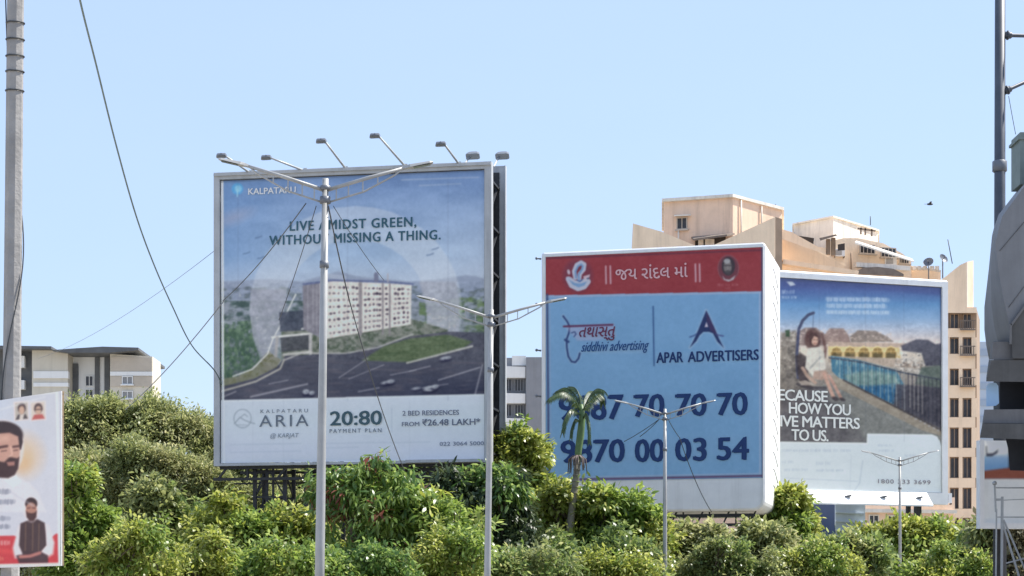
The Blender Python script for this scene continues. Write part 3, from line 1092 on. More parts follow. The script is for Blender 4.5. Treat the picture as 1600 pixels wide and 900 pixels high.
b.build('support_frame', M_STEEL, B3.root)


def paint3(c):
    c.vgrad([(436, (74, 92, 148)), (452, (78, 100, 162)), (475, (98, 144, 200)), (498, (138, 172, 216)), (515, (180, 192, 218)), (532, (212, 204, 210)), (548, (222, 212, 205)), (600, (150, 145, 145))])
    c.noise(5, 40, 14, 70, c.Y < 530)
    c.poly([(1222, 437), (1475, 446), (1475, 462), (1410, 456), (1330, 450), (1222, 449)], (72, 84, 142), .6, 6)
    # pavilion: roofs, eaves, arches
    roof = (134, 118, 120)
    c.poly([(1243, 521), (1258, 512), (1275, 512), (1292, 524), (1290, 540), (1243, 540)], roof, .9, 2)
    c.poly([(1288, 524), (1296, 513), (1318, 513), (1326, 524), (1330, 538), (1288, 538)], (146, 124, 122), .9, 2)
    c.poly([(1328, 526), (1340, 516), (1368, 517), (1388, 527), (1396, 534), (1330, 535)], (132, 120, 116), .9, 2)
    c.speck([(1243, 513), (1392, 517), (1398, 545), (1243, 545)], (206, 190, 184), 4, 2.5, 71, .52, .7)
    c.poly([(1294, 534), (1425, 537), (1425, 543), (1294, 541)], (188, 168, 158), .95, 1.5)
    c.poly([(1294, 541), (1405, 543), (1408, 560), (1294, 556)], (214, 190, 140), .95, 1.5)
    for x in (1307, 1328, 1350, 1371, 1392):
        arch = [(x - 8.5, 560), (x - 8.5, 549), (x - 6.5, 544), (x, 541.5), (x + 6.5, 544), (x + 8.5, 549), (x + 8.5, 560)]
        c.poly(arch, (150, 124, 80), .95, 1.5)
        c.stroke(arch[1:-1], 2.4, (230, 208, 158), .9, 1.4)
        c.poly([(x - 7, 560), (x - 7, 553), (x - 2, 551), (x + 3, 553), (x + 7, 552), (x + 7, 560)], (92, 84, 62), .85, 2)
        c.stroke([(x - 7, 549), (x + 7, 549)], 1.2, (214, 186, 128), .8, 1.2)
        c.stroke([(x, 542), (x, 552)], 1.0, (206, 178, 120), .7, 1.2)
    c.poly([(1294, 556), (1408, 560), (1440, 568), (1440, 576), (1294, 566)], (186, 170, 160), .9, 2)
    c.speck([(1402, 550), (1446, 552), (1450, 590), (1395, 580)], (226, 222, 222), 5, 3, 72, .42, .9)
    c.speck([(1402, 550), (1446, 552), (1450, 590), (1395, 580)], (98, 94, 98), 4, 3, 73, .55, .8)
    c.poly([(1408, 540), (1432, 530), (1450, 531), (1462, 538), (1472, 536), (1472, 572), (1446, 572), (1440, 552), (1410, 548)], (78, 80, 98), .95, 3)
    c.poly([(1440, 574), (1474, 570), (1474, 610), (1430, 600)], (96, 112, 110), .9, 3)
    # pool
    pool = [(1298, 556), (1340, 562), (1400, 578), (1412, 600), (1410, 620), (1396, 632), (1380, 628), (1340, 608), (1312, 592), (1300, 580)]
    c.poly(pool, (74, 126, 160), 1, 2)
    c.poly([(1318, 586), (1360, 578), (1400, 586), (1408, 602), (1360, 606), (1330, 600)], (134, 166, 164), .8, 6)
    c.poly([(1335, 604), (1400, 600), (1410, 616), (1394, 632), (1370, 622)], (46, 108, 164), .85, 5)
    c.speck(pool, (182, 206, 206), 3, 9, 74, .55, .6)
    # terrace
    c.poly([(1220, 694), (1220, 640), (1290, 600), (1318, 594), (1474, 676), (1474, 694)], (142, 146, 150), 1, 2)
    c.poly([(1300, 586), (1320, 594), (1474, 672), (1474, 682), (1440, 672), (1305, 604)], (172, 162, 152), .9, 2)
    c.poly([(1400, 600), (1474, 606), (1474, 672), (1396, 634)], (74, 74, 92), .9, 3)
    c.stroke([(1318, 594), (1400, 636), (1474, 674)], 3.0, (70, 66, 74), .8, 1.5)
    # railing
    c.stroke([(1296, 559), (1346, 566), (1410, 582), (1474, 594)], 2.6, (72, 80, 98), .9, 1.3)
    for k in range(26):
        x = 1312 + k * 6.3
        y0 = np.interp(x, [1296, 1346, 1410, 1474], [559, 566, 582, 594])
        y1 = np.interp(x, [1318, 1400, 1474], [592, 634, 672])
        if k < 17:
            c.stroke([(x, y0), (x + .6, y1)], 1.5, (58, 74, 100) if k % 2 else (196, 204, 210), .6, 1.2)
        else:
            c.stroke([(x, y0), (x + .6, y1)], 1.6, (56, 58, 76), .75, 1.2)
            if k < 21:
                c.stroke([(x + 3, y0 + 6), (x + 3, y1 - 8)], 2, (176, 172, 176), .6, 1.2)
    for k in range(7):
        c.ell(1424 + k * 7, 651 + k * 3.6, 2, 1.5, (186, 186, 196), .8, 1.2)
    dk = np.clip((c.Y - 545) / 60, 0, 1) * (c.Y < 694)
    c.c *= (1 - .14 * dk)[..., None]
    # left: shrubs, hanging chair, the seated woman
    c.poly([(1220, 520), (1244, 516), (1250, 600), (1262, 640), (1220, 650)], (128, 122, 120), .9, 4)
    c.speck([(1220, 540), (1250, 540), (1262, 640), (1220, 650)], (92, 88, 88), 7, 6, 75, .45, .8)
    c.speck([(1220, 516), (1250, 516), (1256, 570), (1220, 580)], (206, 200, 196), 5, 4, 76, .55, .7)
    c.poly([(1227, 516), (1234, 515), (1234, 526), (1228, 526)], (60, 84, 66), .9, 2)
    c.stroke([(1271, 489), (1263, 492), (1254, 501), (1248, 515), (1246, 540), (1245, 560), (1247, 590)], 4.6, (66, 72, 104), .95, 1.4)
    c.stroke([(1271, 492), (1270, 515)], 1.6, (96, 112, 150), .7, 1.2)
    c.poly([(1243, 556), (1252, 552), (1264, 560), (1262, 590), (1272, 612), (1252, 604), (1246, 585)], (66, 58, 64), .9, 3)
    c.ell(1270, 530, 13, 17, (96, 74, 74), .95, 3)
    c.ell(1268, 527, 8.5, 10, (84, 60, 62), .9, 2.5)
    c.ell(1273, 532, 5.2, 7.6, (206, 172, 160), .95, 2)
    c.poly([(1264, 528), (1267, 520), (1276, 521), (1279, 527), (1272, 525), (1268, 532), (1267, 540)], (70, 50, 52), .9, 1.5)
    c.stroke([(1271, 531), (1273, 531)], 1.2, (110, 76, 74), .8, 1)
    c.stroke([(1276, 531), (1277.5, 531)], 1.2, (110, 76, 74), .8, 1)
    c.stroke([(1272, 536.5), (1276, 536.5)], 1.3, (160, 96, 92), .8, 1)
    c.stroke([(1284, 522), (1290, 545), (1288, 558)], 5, (98, 72, 72), .8, 3)
    c.poly([(1262, 544), (1280, 542), (1288, 552), (1290, 575), (1284, 588), (1270, 588), (1258, 574)], (214, 212, 210), 1, 2.5)
    c.stroke([(1266, 575), (1282, 558)], 2.5, (150, 152, 158), .7, 2)
    c.stroke([(1254, 575), (1262, 588), (1274, 598)], 5, (186, 160, 150), .9, 2)
    c.poly([(1272, 580), (1290, 578), (1296, 586), (1284, 594), (1270, 592)], (176, 150, 142), .9, 2)
    c.stroke([(1288, 584), (1294, 600), (1302, 620)], 6, (196, 160, 150), .95, 2)
    c.stroke([(1296, 588), (1306, 606), (1314, 622)], 5, (184, 148, 140), .95, 2)
    c.ell(1305, 623, 6, 3, (60, 54, 62), .9, 2, 20)
    c.ell(1316, 624, 5, 2.6, (60, 54, 62), .9, 2, 20)
    c.stroke([(1246, 600), (1262, 606), (1290, 606)], 4, (66, 62, 70), .9, 2)
    c.poly([(1248, 596), (1258, 594), (1276, 602), (1252, 602)], (200, 188, 182), .7, 2)
    # dark floor behind the words
    c.poly([(1220, 612), (1290, 606), (1300, 630), (1318, 640), (1330, 694), (1220, 694)], (92, 90, 100), .8, 8)
    c.poly([(1220, 640), (1330, 650), (1356, 694), (1220, 694)], (98, 97, 106), .7, 8)
    low = (c.Y > 505) & (c.Y < 692)
    c.noise(8, 8, 6, 93, low)
    c.noise(10, 3, 2.6, 94, low)
    c.noise(6, 40, 26, 95, low)
    # header
    c.poly([(1229, 440), (1238, 440), (1243, 445), (1235, 447)], (206, 216, 232), .85, 2)
    c.smudge(1222, 1245, 456, 6, (200, 216, 240), .9, 80)
    c.smudge(1222, 1245, 464.5, 4, (200, 216, 240), .8, 81)
    for k, (x1, h) in enumerate(((1387, 7), (1383, 7), (1388, 6))):
        c.smudge(1293, x1, 467 + k * 10 + 1, h, (206, 222, 244), .95, 82 + k)
        c.stroke([(1293, 467 + k * 10), (x1, 469 + k * 10)], h, (190, 210, 238), .35, 3)
    c.noise(4, 2.5, 2.5, 90)
    # white foot
    w = (207, 219, 235)
    foot = [(1210, 690), (1355, 692), (1355, 677.5), (1456, 679), (1464, 682), (1469, 690), (1472, 700), (1480, 800), (1210, 800)]
    c.poly(foot, w, 1, 1.2)
    c.stroke([(1222, 691), (1355, 693), (1356, 679), (1456, 680), (1464, 684)], 2.2, (222, 232, 242), .8, 1.3)
    for x0, x1, y, h in ((1222, 1332, 704, 4), (1222, 1240, 722, 3.5), (1276, 1299, 724, 5), (1226, 1262, 734, 3.5), (1276, 1318, 735, 3.5), (1372, 1394, 696, 3.4), (1374, 1396, 704, 3.4), (1414, 1430, 712, 3.2)):
        c.smudge(x0, x1, y, h, (150, 166, 194), .6, int(x0 + y))
    c.stroke([(1226, 747), (1340, 752)], 1.2, (176, 190, 212), .7, 1.3)
    c.stroke([(1330, 710), (1328, 765)], 1.0, (186, 198, 218), .6, 1.3)
    c.stroke([(1348, 720), (1343, 755), (1334, 768)], 1.6, (172, 186, 208), .6, 1.6)
    for x in (1280, 1352, 1412):
        c.stroke([(x, 440), (x + 1, 690)], 1.0, (50, 56, 90), .16, 1.5)
    c.stroke([(1470, 446), (1473, 700)], 3, (60, 72, 110), .6, 2)
    c.stroke([(1222, 437.5), (1475, 448)], 2.6, (66, 76, 118), .6, 2.5)
    c.noise(2, 60, 20, 92)


B3.sheet(ul, ur, zb, zt, -0.03, paint3, step=0.8)
DT3 = -0.06
WT = (236, 236, 240)
B3.text('slogan_lettering', 'BECAUSE', 1204, 624.5, 1293, 17, WT, DT3, 0.028, spacing=.92)
B3.text('slogan_lettering', 'HOW YOU', 1233, 645.5, 1329, 17, WT, DT3, 0.028, spacing=.92)
B3.text('slogan_lettering', 'LIVE MATTERS', 1209, 665.5, 1343, 17, WT, DT3, 0.028, spacing=.92)
B3.text('slogan_lettering', 'TO US.', 1237, 687.5, 1294, 17, WT, DT3, 0.028, spacing=.92)
B3.text('phone_lettering', '1800 333 3699', 1372, 755, 1454, 6.5, (140, 138, 156), DT3, 0.01, spacing=1.15)

# ------------------------------------------------------------------ street lamps with two arms
def lamp_root(label, px, Y, lean=0.0):
    r = thing('street_lamp', label, 'street lamp', ((px - CX) * Y / F, Y, 0), 0, 'twin arm street lamps along the road')
    r.rotation_euler = (0, R(lean), 0)
    return r


def make_lamp(label, px, Y, lean):
    r = lamp_root(label, px, Y, lean)
    H, J = 9.52, 9.05
    b = MB()
    b.tube([(0, 0, 0.02), (0, 0, 3), (0, 0, 6), (0, 0, H)], [0.095, 0.086, 0.075, 0.058], 12)
    b.tube([(0, 0, 0.0), (0, 0, 0.9)], [0.13, 0.12], 12)
    b.build('pole', M_POLE, r)
    for za, zb_, rad in ((J + .02, J + .14, .10), (J + .26, J + .34, .095), (7.9, 8.02, .085)):
        MB().tube([(0, 0, za), (0, 0, zb_)], rad, 12).build('clamp', M_LAMP, r)
    for s in (-1, 1):
        b = MB()
        top = [(0.05 * s, 0, J + .27), (s * .75, 0, J + .49), (s * 1.45, 0, J + .69)]
        low = [(0.05 * s, 0, J + .04), (s * .7, 0, J + .245), (s * 1.25, 0, J + .55), (s * 1.38, 0, J + .66)]
        b.tube(top, [0.036, 0.034, 0.03], 8)
        b.tube(low, 0.018, 6)
        for x, k in ((.2, .09), (.42, .16), (.68, .235), (.95, .36)):
            zt = J + .27 + (x - .05) * .3
            zl = np.interp(x, [.05, .7, 1.25, 1.38], [J + .04, J + .245, J + .55, J + .66])
            b.bar((s * x, 0, zl), (s * x, 0, zt), 0.022)
        arm = b.build('arm', M_POLE, r)
        h = MB()
        a0, a1 = Vector((s * 1.40, 0, J + .685)), Vector((s * 1.95, 0, J + .80))
        x = (a1 - a0).normalized()
        up = Vector((-x.z, 0, x.x)) * s
        outl = []
        for t, w, tt in ((0, .035, .03), (.1, .06, .045), (.25, .10, .05), (.9, .09, .035), (1, .05, .015)):
            q = a0 + (a1 - a0) * t
            outl.append([q + Vector((0, -w, 0)) - up * tt * .5, q + Vector((0, w, 0)) - up * tt * .5, q + Vector((0, w * .7, 0)) + up * tt * .6, q + Vector((0, -w * .7, 0)) + up * tt * .6])
        for i in range(4):
            h.loft(outl[i], outl[i + 1], 0, False)
        h.add(outl[0], [(0, 1, 2, 3)])
        h.add(outl[-1], [(3, 2, 1, 0)])
        q0, q1 = a0 + (a1 - a0) * .35, a0 + (a1 - a0) * .9
        dn = up * -.034
        h.add([q0 + dn + Vector((0, -.07, 0)), q0 + dn + Vector((0, .07, 0)), q1 + dn + Vector((0, .06, 0)), q1 + dn + Vector((0, -.06, 0))], [(0, 1, 2, 3)], 1)
        h.build('lamp_head', [M_POLE, M_GLASS], arm)
    return r


L1 = make_lamp('nearest and tallest twin arm street lamp, its pole crossing the aerial road billboard', 496.5, 34.9, 0.85)
LAMPS = [L1]
for lab, px, Y, lean in (('twin arm street lamp standing at the right edge of the grey framed billboard', 759, 49.9, 0.9),
                         ('pale twin arm street lamp in front of the telephone number billboard', 1039, 74.0, 0.0),
                         ('farthest and smallest twin arm street lamp, in front of the pool picture billboard', 1406.5, 96.7, -0.1)):
    c = copy_tree(L1)
    c.location = ((px - CX) * Y / F, Y, 0)
    c.rotation_euler = (0, R(lean), 0)
    c['label'] = lab
    LAMPS.append(c)
for i, c in enumerate(LAMPS):
    ROOTM[c.name] = Matrix.Translation(c.location) @ Matrix.Rotation(c.rotation_euler.y, 4, 'Y')


def sag(p0, p1, k, n=14):
    return [p0.lerp(p1, i / n) - Vector((0, 0, k * 4 * (i / n) * (1 - i / n))) for i in range(n + 1)]


b = MB()
Y = 34.8
b.tube(sag(P(478, 318, Y), P(348, 470, Y + 14), .12), 0.011, 5)
b.tube(sag(P(494, 322, Y), P(436, 500, Y + 6), .06), 0.008, 5)
b.tube(sag(P(513, 322, Y), P(546, 470, Y + 3), .05), 0.013, 5)
b.tube(sag(P(521, 322, Y), P(600, 438, Y + 6), .05), 0.007, 5)
b.tube(sag(P(546, 470, Y + 3), P(632, 735, Y + 12), .2), 0.011, 5)
b.build('stay_wire', M_WIRE, LAMPS[0], world=True)
b = MB()
Y = 73.9
for x, y, d in ((1062, 684, 2), (975, 690, 4), (1000, 682, 3)):
    b.tube(sag(P(1044 if x > 1039 else 1030, 655, Y), P(x, y, Y + d * .3), .04), 0.014, 5)
b.tube(sag(P(1062, 684, Y + .6), P(1112, 800, Y + 4), .25), 0.016, 5)
b.build('stay_wire', M_WIRE, LAMPS[2], world=True)

# ------------------------------------------------------------------ tall pole at the left with its banner
YP = 28.9
r = thing('utility_pole', 'tall grey concrete pole with banding at the left edge, carrying the political banner', 'pole', ((13.5 - CX) * YP / F, YP, 0))
r.rotation_euler = (0, R(0.55), 0)
ROOTM[r.name] = Matrix.Translation(r.location) @ Matrix.Rotation(R(0.55), 4, 'Y')
HP = 13.6
b = MB()
n = 8
A = [(0.145 * math.cos(2 * math.pi * (k + .5) / n), 0.145 * math.sin(2 * math.pi * (k + .5) / n), 0.0) for k in range(n)]
T = [(x * .82, y * .82, HP) for x, y, z in A]
b.loft(A, T)
b.build('pole', mat('weathered concrete pole', (0.30, 0.29, 0.28), 0.85, 0, 0.2, 2.0, bump=0.3, bscale=14, streak=0.5), r)
UPOLE = r
for py in (36, 62, 88, 112, 142):
    b = MB()
    z = P(20, py, YP).z
    pts = [(0.135 * math.cos(a), 0.135 * math.sin(a), z + .01 * math.sin(a)) for a in np.linspace(0, 2 * math.pi, 17)]
    b.tube(pts, 0.012, 5)
    b.build('band', M_WIRE, r)
b = MB()
pts = []
for k in range(60):
    t = k / 59
    z = 13.2 - 9.6 * t
    a = 0.6 + 9.0 * t + .5 * math.sin(9 * t)
    pts.append((0.152 * math.cos(-a), 0.152 * math.sin(-a), z))
b.tube(pts, 0.010, 5)
b.build('wound_cable', M_WIRE, r)

BN = Board('banner', 'white political banner with bearded man, man in waistcoat and red foot, tied to pole', 'banner', -46, 29.35, 96, 27.55)
un, zb = BN.uv(96, 884)
uq, zt = BN.uv(90, 612)
un = BN.w


def paint4(c):
    c.vgrad([(605, (200, 204, 222)), (700, (202, 206, 224)), (830, (206, 208, 226)), (890, (206, 206, 220))])
    c.noise(3, 30, 30, 100)
    t = np.clip((40 - c.X) / 60, 0, 1) * np.clip((690 - c.Y) / 60, 0, 1)
    c.mix(np.ones(c.X.shape, bool), (178, 198, 232), .5 * t.ravel())
    c.ell(38, 712, 26, 30, (222, 190, 160), .75, 26)
    c.ell(36, 722, 14, 16, (216, 172, 128), .5, 14)
    # two small portraits
    for x, cl in ((33, 0), (59, 1)):
        c.poly([(x - 12, 628), (x + 12, 626), (x + 13, 656), (x - 11, 658)], (226, 214, 220), 1, 1.2)
        c.poly([(x - 10, 630), (x + 10, 628), (x + 11, 654), (x - 9, 656)], (186, 178, 176) if cl == 0 else (214, 200, 196), 1, 1.2)
        c.ell(x + 1, 638, 6.5, 8, (78, 62, 66), .95, 2)
        c.ell(x + 1, 641, 4.4, 6.5, (206, 172, 156), .95, 1.6)
        c.poly([(x - 9, 656), (x - 5, 648), (x + 7, 647), (x + 11, 654)], (72, 66, 72) if cl == 0 else (182, 84, 84), .9, 2)
        if cl:
            c.stroke([(x - 5, 640), (x + 7, 639.5)], 1.6, (70, 56, 60), .85, 1)
        else:
            c.poly([(x - 2, 648), (x + 5, 647), (x + 3, 656), (x - 3, 656)], (224, 214, 212), .9, 1.5)
    # large bearded head and white collar
    c.poly([(-40, 768), (-20, 752), (4, 744), (24, 744), (46, 754), (60, 768), (72, 800), (-60, 800)], (216, 216, 230), .95, 4)
    c.poly([(2, 746), (24, 742), (34, 752), (20, 762)], (228, 226, 234), .9, 2)
    c.ell(4, 700, 34, 44, (226, 216, 224), .8, 4)
    c.ell(2, 680, 34, 22, (56, 42, 48), 1, 3)
    c.poly([(-30, 672), (30, 668), (36, 690), (33, 702), (28, 704), (26, 690), (-30, 684)], (58, 44, 50), 1, 2)
    c.poly([(-30, 680), (14, 676), (28, 682), (31, 704), (29, 722), (24, 734), (10, 742), (-30, 742)], (196, 152, 142), 1, 2.5)
    c.poly([(-10, 684), (12, 680), (14, 688), (-10, 692)], (214, 172, 160), .6, 5)
    c.poly([(-30, 716), (6, 722), (14, 714), (26, 716), (30, 714), (28, 732), (22, 742), (12, 747), (-10, 746), (-30, 738)], (66, 46, 50), 1, 3)
    c.poly([(9, 722), (22, 721), (22, 727), (12, 728)], (176, 126, 120), .9, 2)
    c.stroke([(-6, 700), (10, 697)], 4, (78, 52, 54), .9, 2)
    c.stroke([(20, 698), (29, 697)], 3.4, (78, 52, 54), .9, 2)
    c.stroke([(16, 698), (18, 710), (14, 713)], 2.4, (220, 180, 168), .8, 1.8)
    c.stroke([(2, 705), (9, 704)], 2, (96, 66, 66), .8, 1.5)
    c.stroke([(21, 704), (27, 703)], 2, (96, 66, 66), .8, 1.5)
    # lines of writing
    for x1, y, h in ((13, 768, 9), (21, 784, 9), (14, 810, 8), (14, 823, 8)):
        c.smudge(-40, x1, y, h, (96, 100, 124), .95, int(y))
        c.stroke([(-40, y + .5), (x1, y)], h * .8, (140, 144, 166), .45, 2)
    # red foot
    c.poly([(-50, 838), (22, 837), (40, 842), (70, 850), (88, 834), (91, 834), (92, 881), (-50, 884)], (198, 62, 72), 1, 1.6)
    c.stroke([(-40, 858), (20, 862), (60, 880)], 7, (224, 84, 84), .5, 5)
    c.smudge(-40, 17, 848, 8, (240, 214, 214), .95, 120)
    c.smudge(-40, 6, 873, 7, (240, 196, 150), .8, 121)
    # man in a waistcoat, hands clasped
    white = (222, 214, 226)
    c.poly([(30, 822), (38, 815), (62, 814), (76, 822), (86, 848), (84, 866), (66, 876), (24, 872), (21, 856)], (232, 214, 222), 1, 5)
    c.poly([(30, 822), (38, 816), (44, 820), (38, 868), (24, 868), (22, 856)], white, 1, 2)
    c.poly([(70, 818), (77, 824), (85, 848), (82, 864), (68, 868), (66, 850)], white, 1, 2)
    c.poly([(32, 818), (46, 812), (58, 811), (70, 817), (72, 834), (73, 852), (64, 862), (36, 868), (30, 852)], (70, 52, 58), 1, 2)
    for x in (40, 51, 61):
        c.stroke([(x, 818), (x - 1, 860)], 1.6, (122, 96, 84), .8, 1.4)
    c.poly([(26, 868), (46, 864), (64, 862), (76, 868), (76, 880), (30, 880)], (66, 44, 52), .95, 2.5)
    c.stroke([(32, 870), (46, 869), (62, 864)], 5, (186, 120, 116), .95, 2)
    c.ell(49, 796, 12, 19, (230, 218, 226), .9, 4)
    c.ell(49, 787, 9.6, 9.5, (60, 44, 48), 1, 1.6)
    c.ell(49, 797, 8.6, 12, (176, 128, 116), 1, 1.6)
    c.poly([(40.5, 798), (44, 801), (49, 802), (54, 801), (57.5, 798), (57, 808), (52, 814), (46, 814), (41.5, 808)], (76, 50, 52), 1, 2)
    c.stroke([(43, 794), (47, 793.5)], 1.5, (84, 54, 54), .9, 1.2)
    c.stroke([(51, 793.5), (55, 794)], 1.5, (84, 54, 54), .9, 1.2)
    # hem, then two soft diagonal strokes, one darker, one paler
    c.stroke([(-50, 884.5), (96, 881)], 4, (224, 220, 222), .95, 1.5)
    c.stroke([(88.5, 612), (94, 884)], 4, (226, 228, 234), .95, 1.5)
    c.stroke([(-50, 626), (88, 613)], 2.5, (222, 224, 232), .9, 1.5)
    c.stroke([(14, 768), (52, 790)], 2.5, (188, 192, 212), .5, 3)
    c.stroke([(0, 640), (70, 620)], 2.5, (222, 226, 238), .5, 3)


BN.sheet(0.0, un, zb, zt, -0.012, paint4, step=0.9, wave=0.012)
b = MB().box((0.0, 0.0, zb), (un, 0.012, zt))
b.build('backing_sheet', M_VINYL, BN.root)
b = MB()
for z in (zt - .02, zb + .02):
    b.bar((0, 0.03, z), (un, 0.03, z), 0.03)
for u in (0.02, un - .02):
    b.bar((u, 0.03, zb), (u, 0.03, zt), 0.03)
for z in (zt - .35, zb + .35):
    b.bar((0, 0.032, z), (un, 0.032, z), 0.025)
b.build('batten', mat('wood batten', (0.28, 0.2, 0.12), .8, 0, .2, 4), BN.root)

# ------------------------------------------------------------------ cables
def cable(label, pts, r, m):
    b = MB().tube(pts, r, 6)
    return tag(b.build('overhead_cable', m), label, 'cable')


def spline(pts, n=10):
    out = []
    for i in range(len(pts) - 1):
        p0, p1, p2, p3 = pts[max(i - 1, 0)], pts[i], pts[i + 1], pts[min(i + 2, len(pts) - 1)]
        for k in range(n):
            t = k / n
            out.append(0.5 * ((2 * p1) + (p2 - p0) * t + (2 * p0 - 5 * p1 + 4 * p2 - p3) * t * t + (3 * p1 - p0 - 3 * p2 + p3) * t ** 3))
    return out + [pts[-1]]


top = Vector((UPOLE.location.x + HP * math.tan(R(.55)), YP, HP - .1))
ys = [38, 44, 50, 56, 61, 66, 71, 76, 81]
pp = [(104, -110), (125, 0), (150, 100), (181, 225), (212, 335), (240, 412), (270, 480), (300, 540), (338, 583)]
cable('dark green cable sagging steeply from above down to the grey billboard', spline([top] + [P(x, y, Y) for (x, y), Y in zip(pp, ys)] + [B1.world(0.3, .6, Z0 + 2.9)]), 0.027, M_WIREG)
cable('thin grey cable rising from the left treetops to the grey billboard edge', sag(P(196, 640, 60), P(350, 470, 49), .15), 0.014, M_LAMP)
cable('faint hair thin wire slanting across the sky left of the grey billboard', sag(P(60, 560, 150), P(340, 388, 84), .6), 0.012, M_LAMP)

# ------------------------------------------------------------------ dark mast at the right
Y = 70
r = thing('steel_mast', 'tall dark steel mast with two side arms at the top right edge', 'mast', ((1562 - CX) * Y / F, Y, 0))
b = MB()
zt = P(0, -140, Y).z
x0 = r.location.x
b.tube([(0, 0, 0), (0, 0, zt * .5), (0.02, 0, zt)], [0.26, 0.21, 0.185], 14)
M_MAST = mat('dark blue grey paint', (0.075, 0.085, 0.105), 0.5, 0.2, 0.2, 1.5, streak=0.3)
b.build('pole', M_MAST, r)
b = MB()
zc = P(0, 260, Y).z
b.tube([(0, 0, zc - .2), (0, 0, zc - .17), (0, 0, zc + .17), (0, 0, zc + .2)], [0.235, 0.27, 0.27, 0.235], 14)
b.build('collar', M_LAMP, r)
for (xa, ya), (xb, yb) in (((1572, 55), (1690, 58)), ((1572, 143), (1690, 88))):
    b = MB()
    a0, a1 = P(xa - 3, ya, Y), P(xb, yb, Y)
    d = (a1 - a0).normalized()
    b.tube([a0, a0 + d * .25, a0 + d * .3, a1], [0.13, 0.12, 0.07, 0.06], 10)
    b.tube([a0 + d * .1, a0 + d * .16], 0.17, 10)
    b.build('side_arm', M_MAST, r, world=True)
b = MB().tube(sag(P(1576, 150, Y), P(1587, 210, Y), .02), 0.012, 5)
b.build('wire', M_WIRE, r, world=True)

# ------------------------------------------------------------------ elevated concrete station at the right edge
Y0, Y1 = 55.0, 58.0
r = thing('elevated_station', 'grey elevated concrete station end with rounded cladding at the right edge', 'station', (P(1640, 0, 57).x, 57, 0))
M_DARKC = mat('shade-darkened concrete', (0.085, 0.085, 0.085), 0.8, 0, 0.25, 1.0, streak=0.4)  # concrete colour darkened to stand for shade under the decks
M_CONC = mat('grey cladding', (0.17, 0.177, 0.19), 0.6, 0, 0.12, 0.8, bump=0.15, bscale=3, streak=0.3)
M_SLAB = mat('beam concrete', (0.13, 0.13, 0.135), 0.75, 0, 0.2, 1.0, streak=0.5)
front = [(2500, 60), (1640, 240), (1604, 286), (1566, 338), (1555, 380), (1560, 420), (1568, 466), (1577, 506), (1584, 520), (1590, 545), (2500, 545)]
back = [(2500, 60), (1640, 240), (1600, 284), (1563, 332), (1553, 356), (1545, 420), (1538, 480), (1538, 515), (1541, 540), (1545, 560), (2500, 560)]
mid = [((a[0] * .5 + c_[0] * .5) - (4 if 2 < i < 9 else 0), a[1] * .5 + c_[1] * .5) for i, (a, c_) in enumerate(zip(front, back))]
b = MB()
A, Bm, D = [P(x, y, Y0) for x, y in front], [P(x, y, Y0 + 1.1) for x, y in mid], [P(x, y, Y1) for x, y in back]
b.loft(A, Bm, 0, False).loft(Bm, D, 0, False)
b.sm = [True] * len(b.sm)
b.add(A, [tuple(reversed(range(11)))])
b.add(D, [tuple(range(11))])
b.build('cladding', M_CONC, r, world=True)
for pa, pb in (((1562, 392), (1640, 300)), ((1576, 480), (1606, 440)), ((1606, 300), (1622, 445))):
    MB().bar(P(*pa, Y0 - .005), P(*pb, Y0 - .005), .02).build('panel_joint', M_DARKC, r, world=True)
b = MB()
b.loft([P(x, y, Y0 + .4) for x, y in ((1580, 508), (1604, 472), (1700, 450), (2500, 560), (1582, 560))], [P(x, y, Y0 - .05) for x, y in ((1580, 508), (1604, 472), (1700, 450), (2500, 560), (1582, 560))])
b.build('opening', M_DARKC, r, world=True)  # solid dark block, its colour stands for the shade inside
b = MB()
b.bar(P(1579, 506, Y0 - .1), P(1579, 538, Y0 - .1), .06)
b.bar(P(1580, 508, Y0 - .1), P(1606, 472, Y0 - .1), .06)
b.build('trim', M_SLAB, r, world=True)
sb = P(1594, 245, 56)
b = MB()
b.box((sb.x - .0, 56, sb.z - .8), (sb.x + .9, 57, sb.z + .72))
b.box((sb.x - .06, 55.95, sb.z + .5), (sb.x + .95, 57.05, sb.z + .58))
b.build('roof_cabinet', mat('grey green paint', (0.16, 0.20, 0.19), .6, 0, .15, 3), r, world=True)


def slab(name, f, k, m, ya, yb):
    return MB().loft([P(x, y, ya) for x, y in f], [P(x, y, yb) for x, y in k]).build(name, m, r, world=True)


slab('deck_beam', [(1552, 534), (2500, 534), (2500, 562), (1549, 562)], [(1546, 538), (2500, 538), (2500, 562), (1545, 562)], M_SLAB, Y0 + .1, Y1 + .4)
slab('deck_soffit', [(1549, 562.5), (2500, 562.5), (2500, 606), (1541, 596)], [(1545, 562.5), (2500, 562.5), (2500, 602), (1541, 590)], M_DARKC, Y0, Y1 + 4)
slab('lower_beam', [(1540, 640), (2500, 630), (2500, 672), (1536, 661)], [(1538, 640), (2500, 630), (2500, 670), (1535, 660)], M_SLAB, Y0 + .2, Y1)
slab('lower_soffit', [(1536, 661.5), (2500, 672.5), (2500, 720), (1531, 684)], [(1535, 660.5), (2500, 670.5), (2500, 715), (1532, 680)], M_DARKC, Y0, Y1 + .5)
slab('rear_wall', [(1562, 560), (2500, 560), (2500, 760), (1578, 735), (1575, 700), (1562, 650)], [(1562, 560), (2500, 560), (2500, 760), (1578, 735), (1575, 700), (1562, 650)], mat('shaded wall', (0.05, 0.055, 0.07), .8, 0, .2, 1), Y1 + .5, Y1 + 1.2)  # near-black wall colour stands for shade behind the decks
b = MB().box((P(1625, 0, 57).x, 56.2, 0), (P(1720, 0, 57).x, 58.2, P(0, 600, 57).z))
b.build('column', M_SLAB, r, world=True)
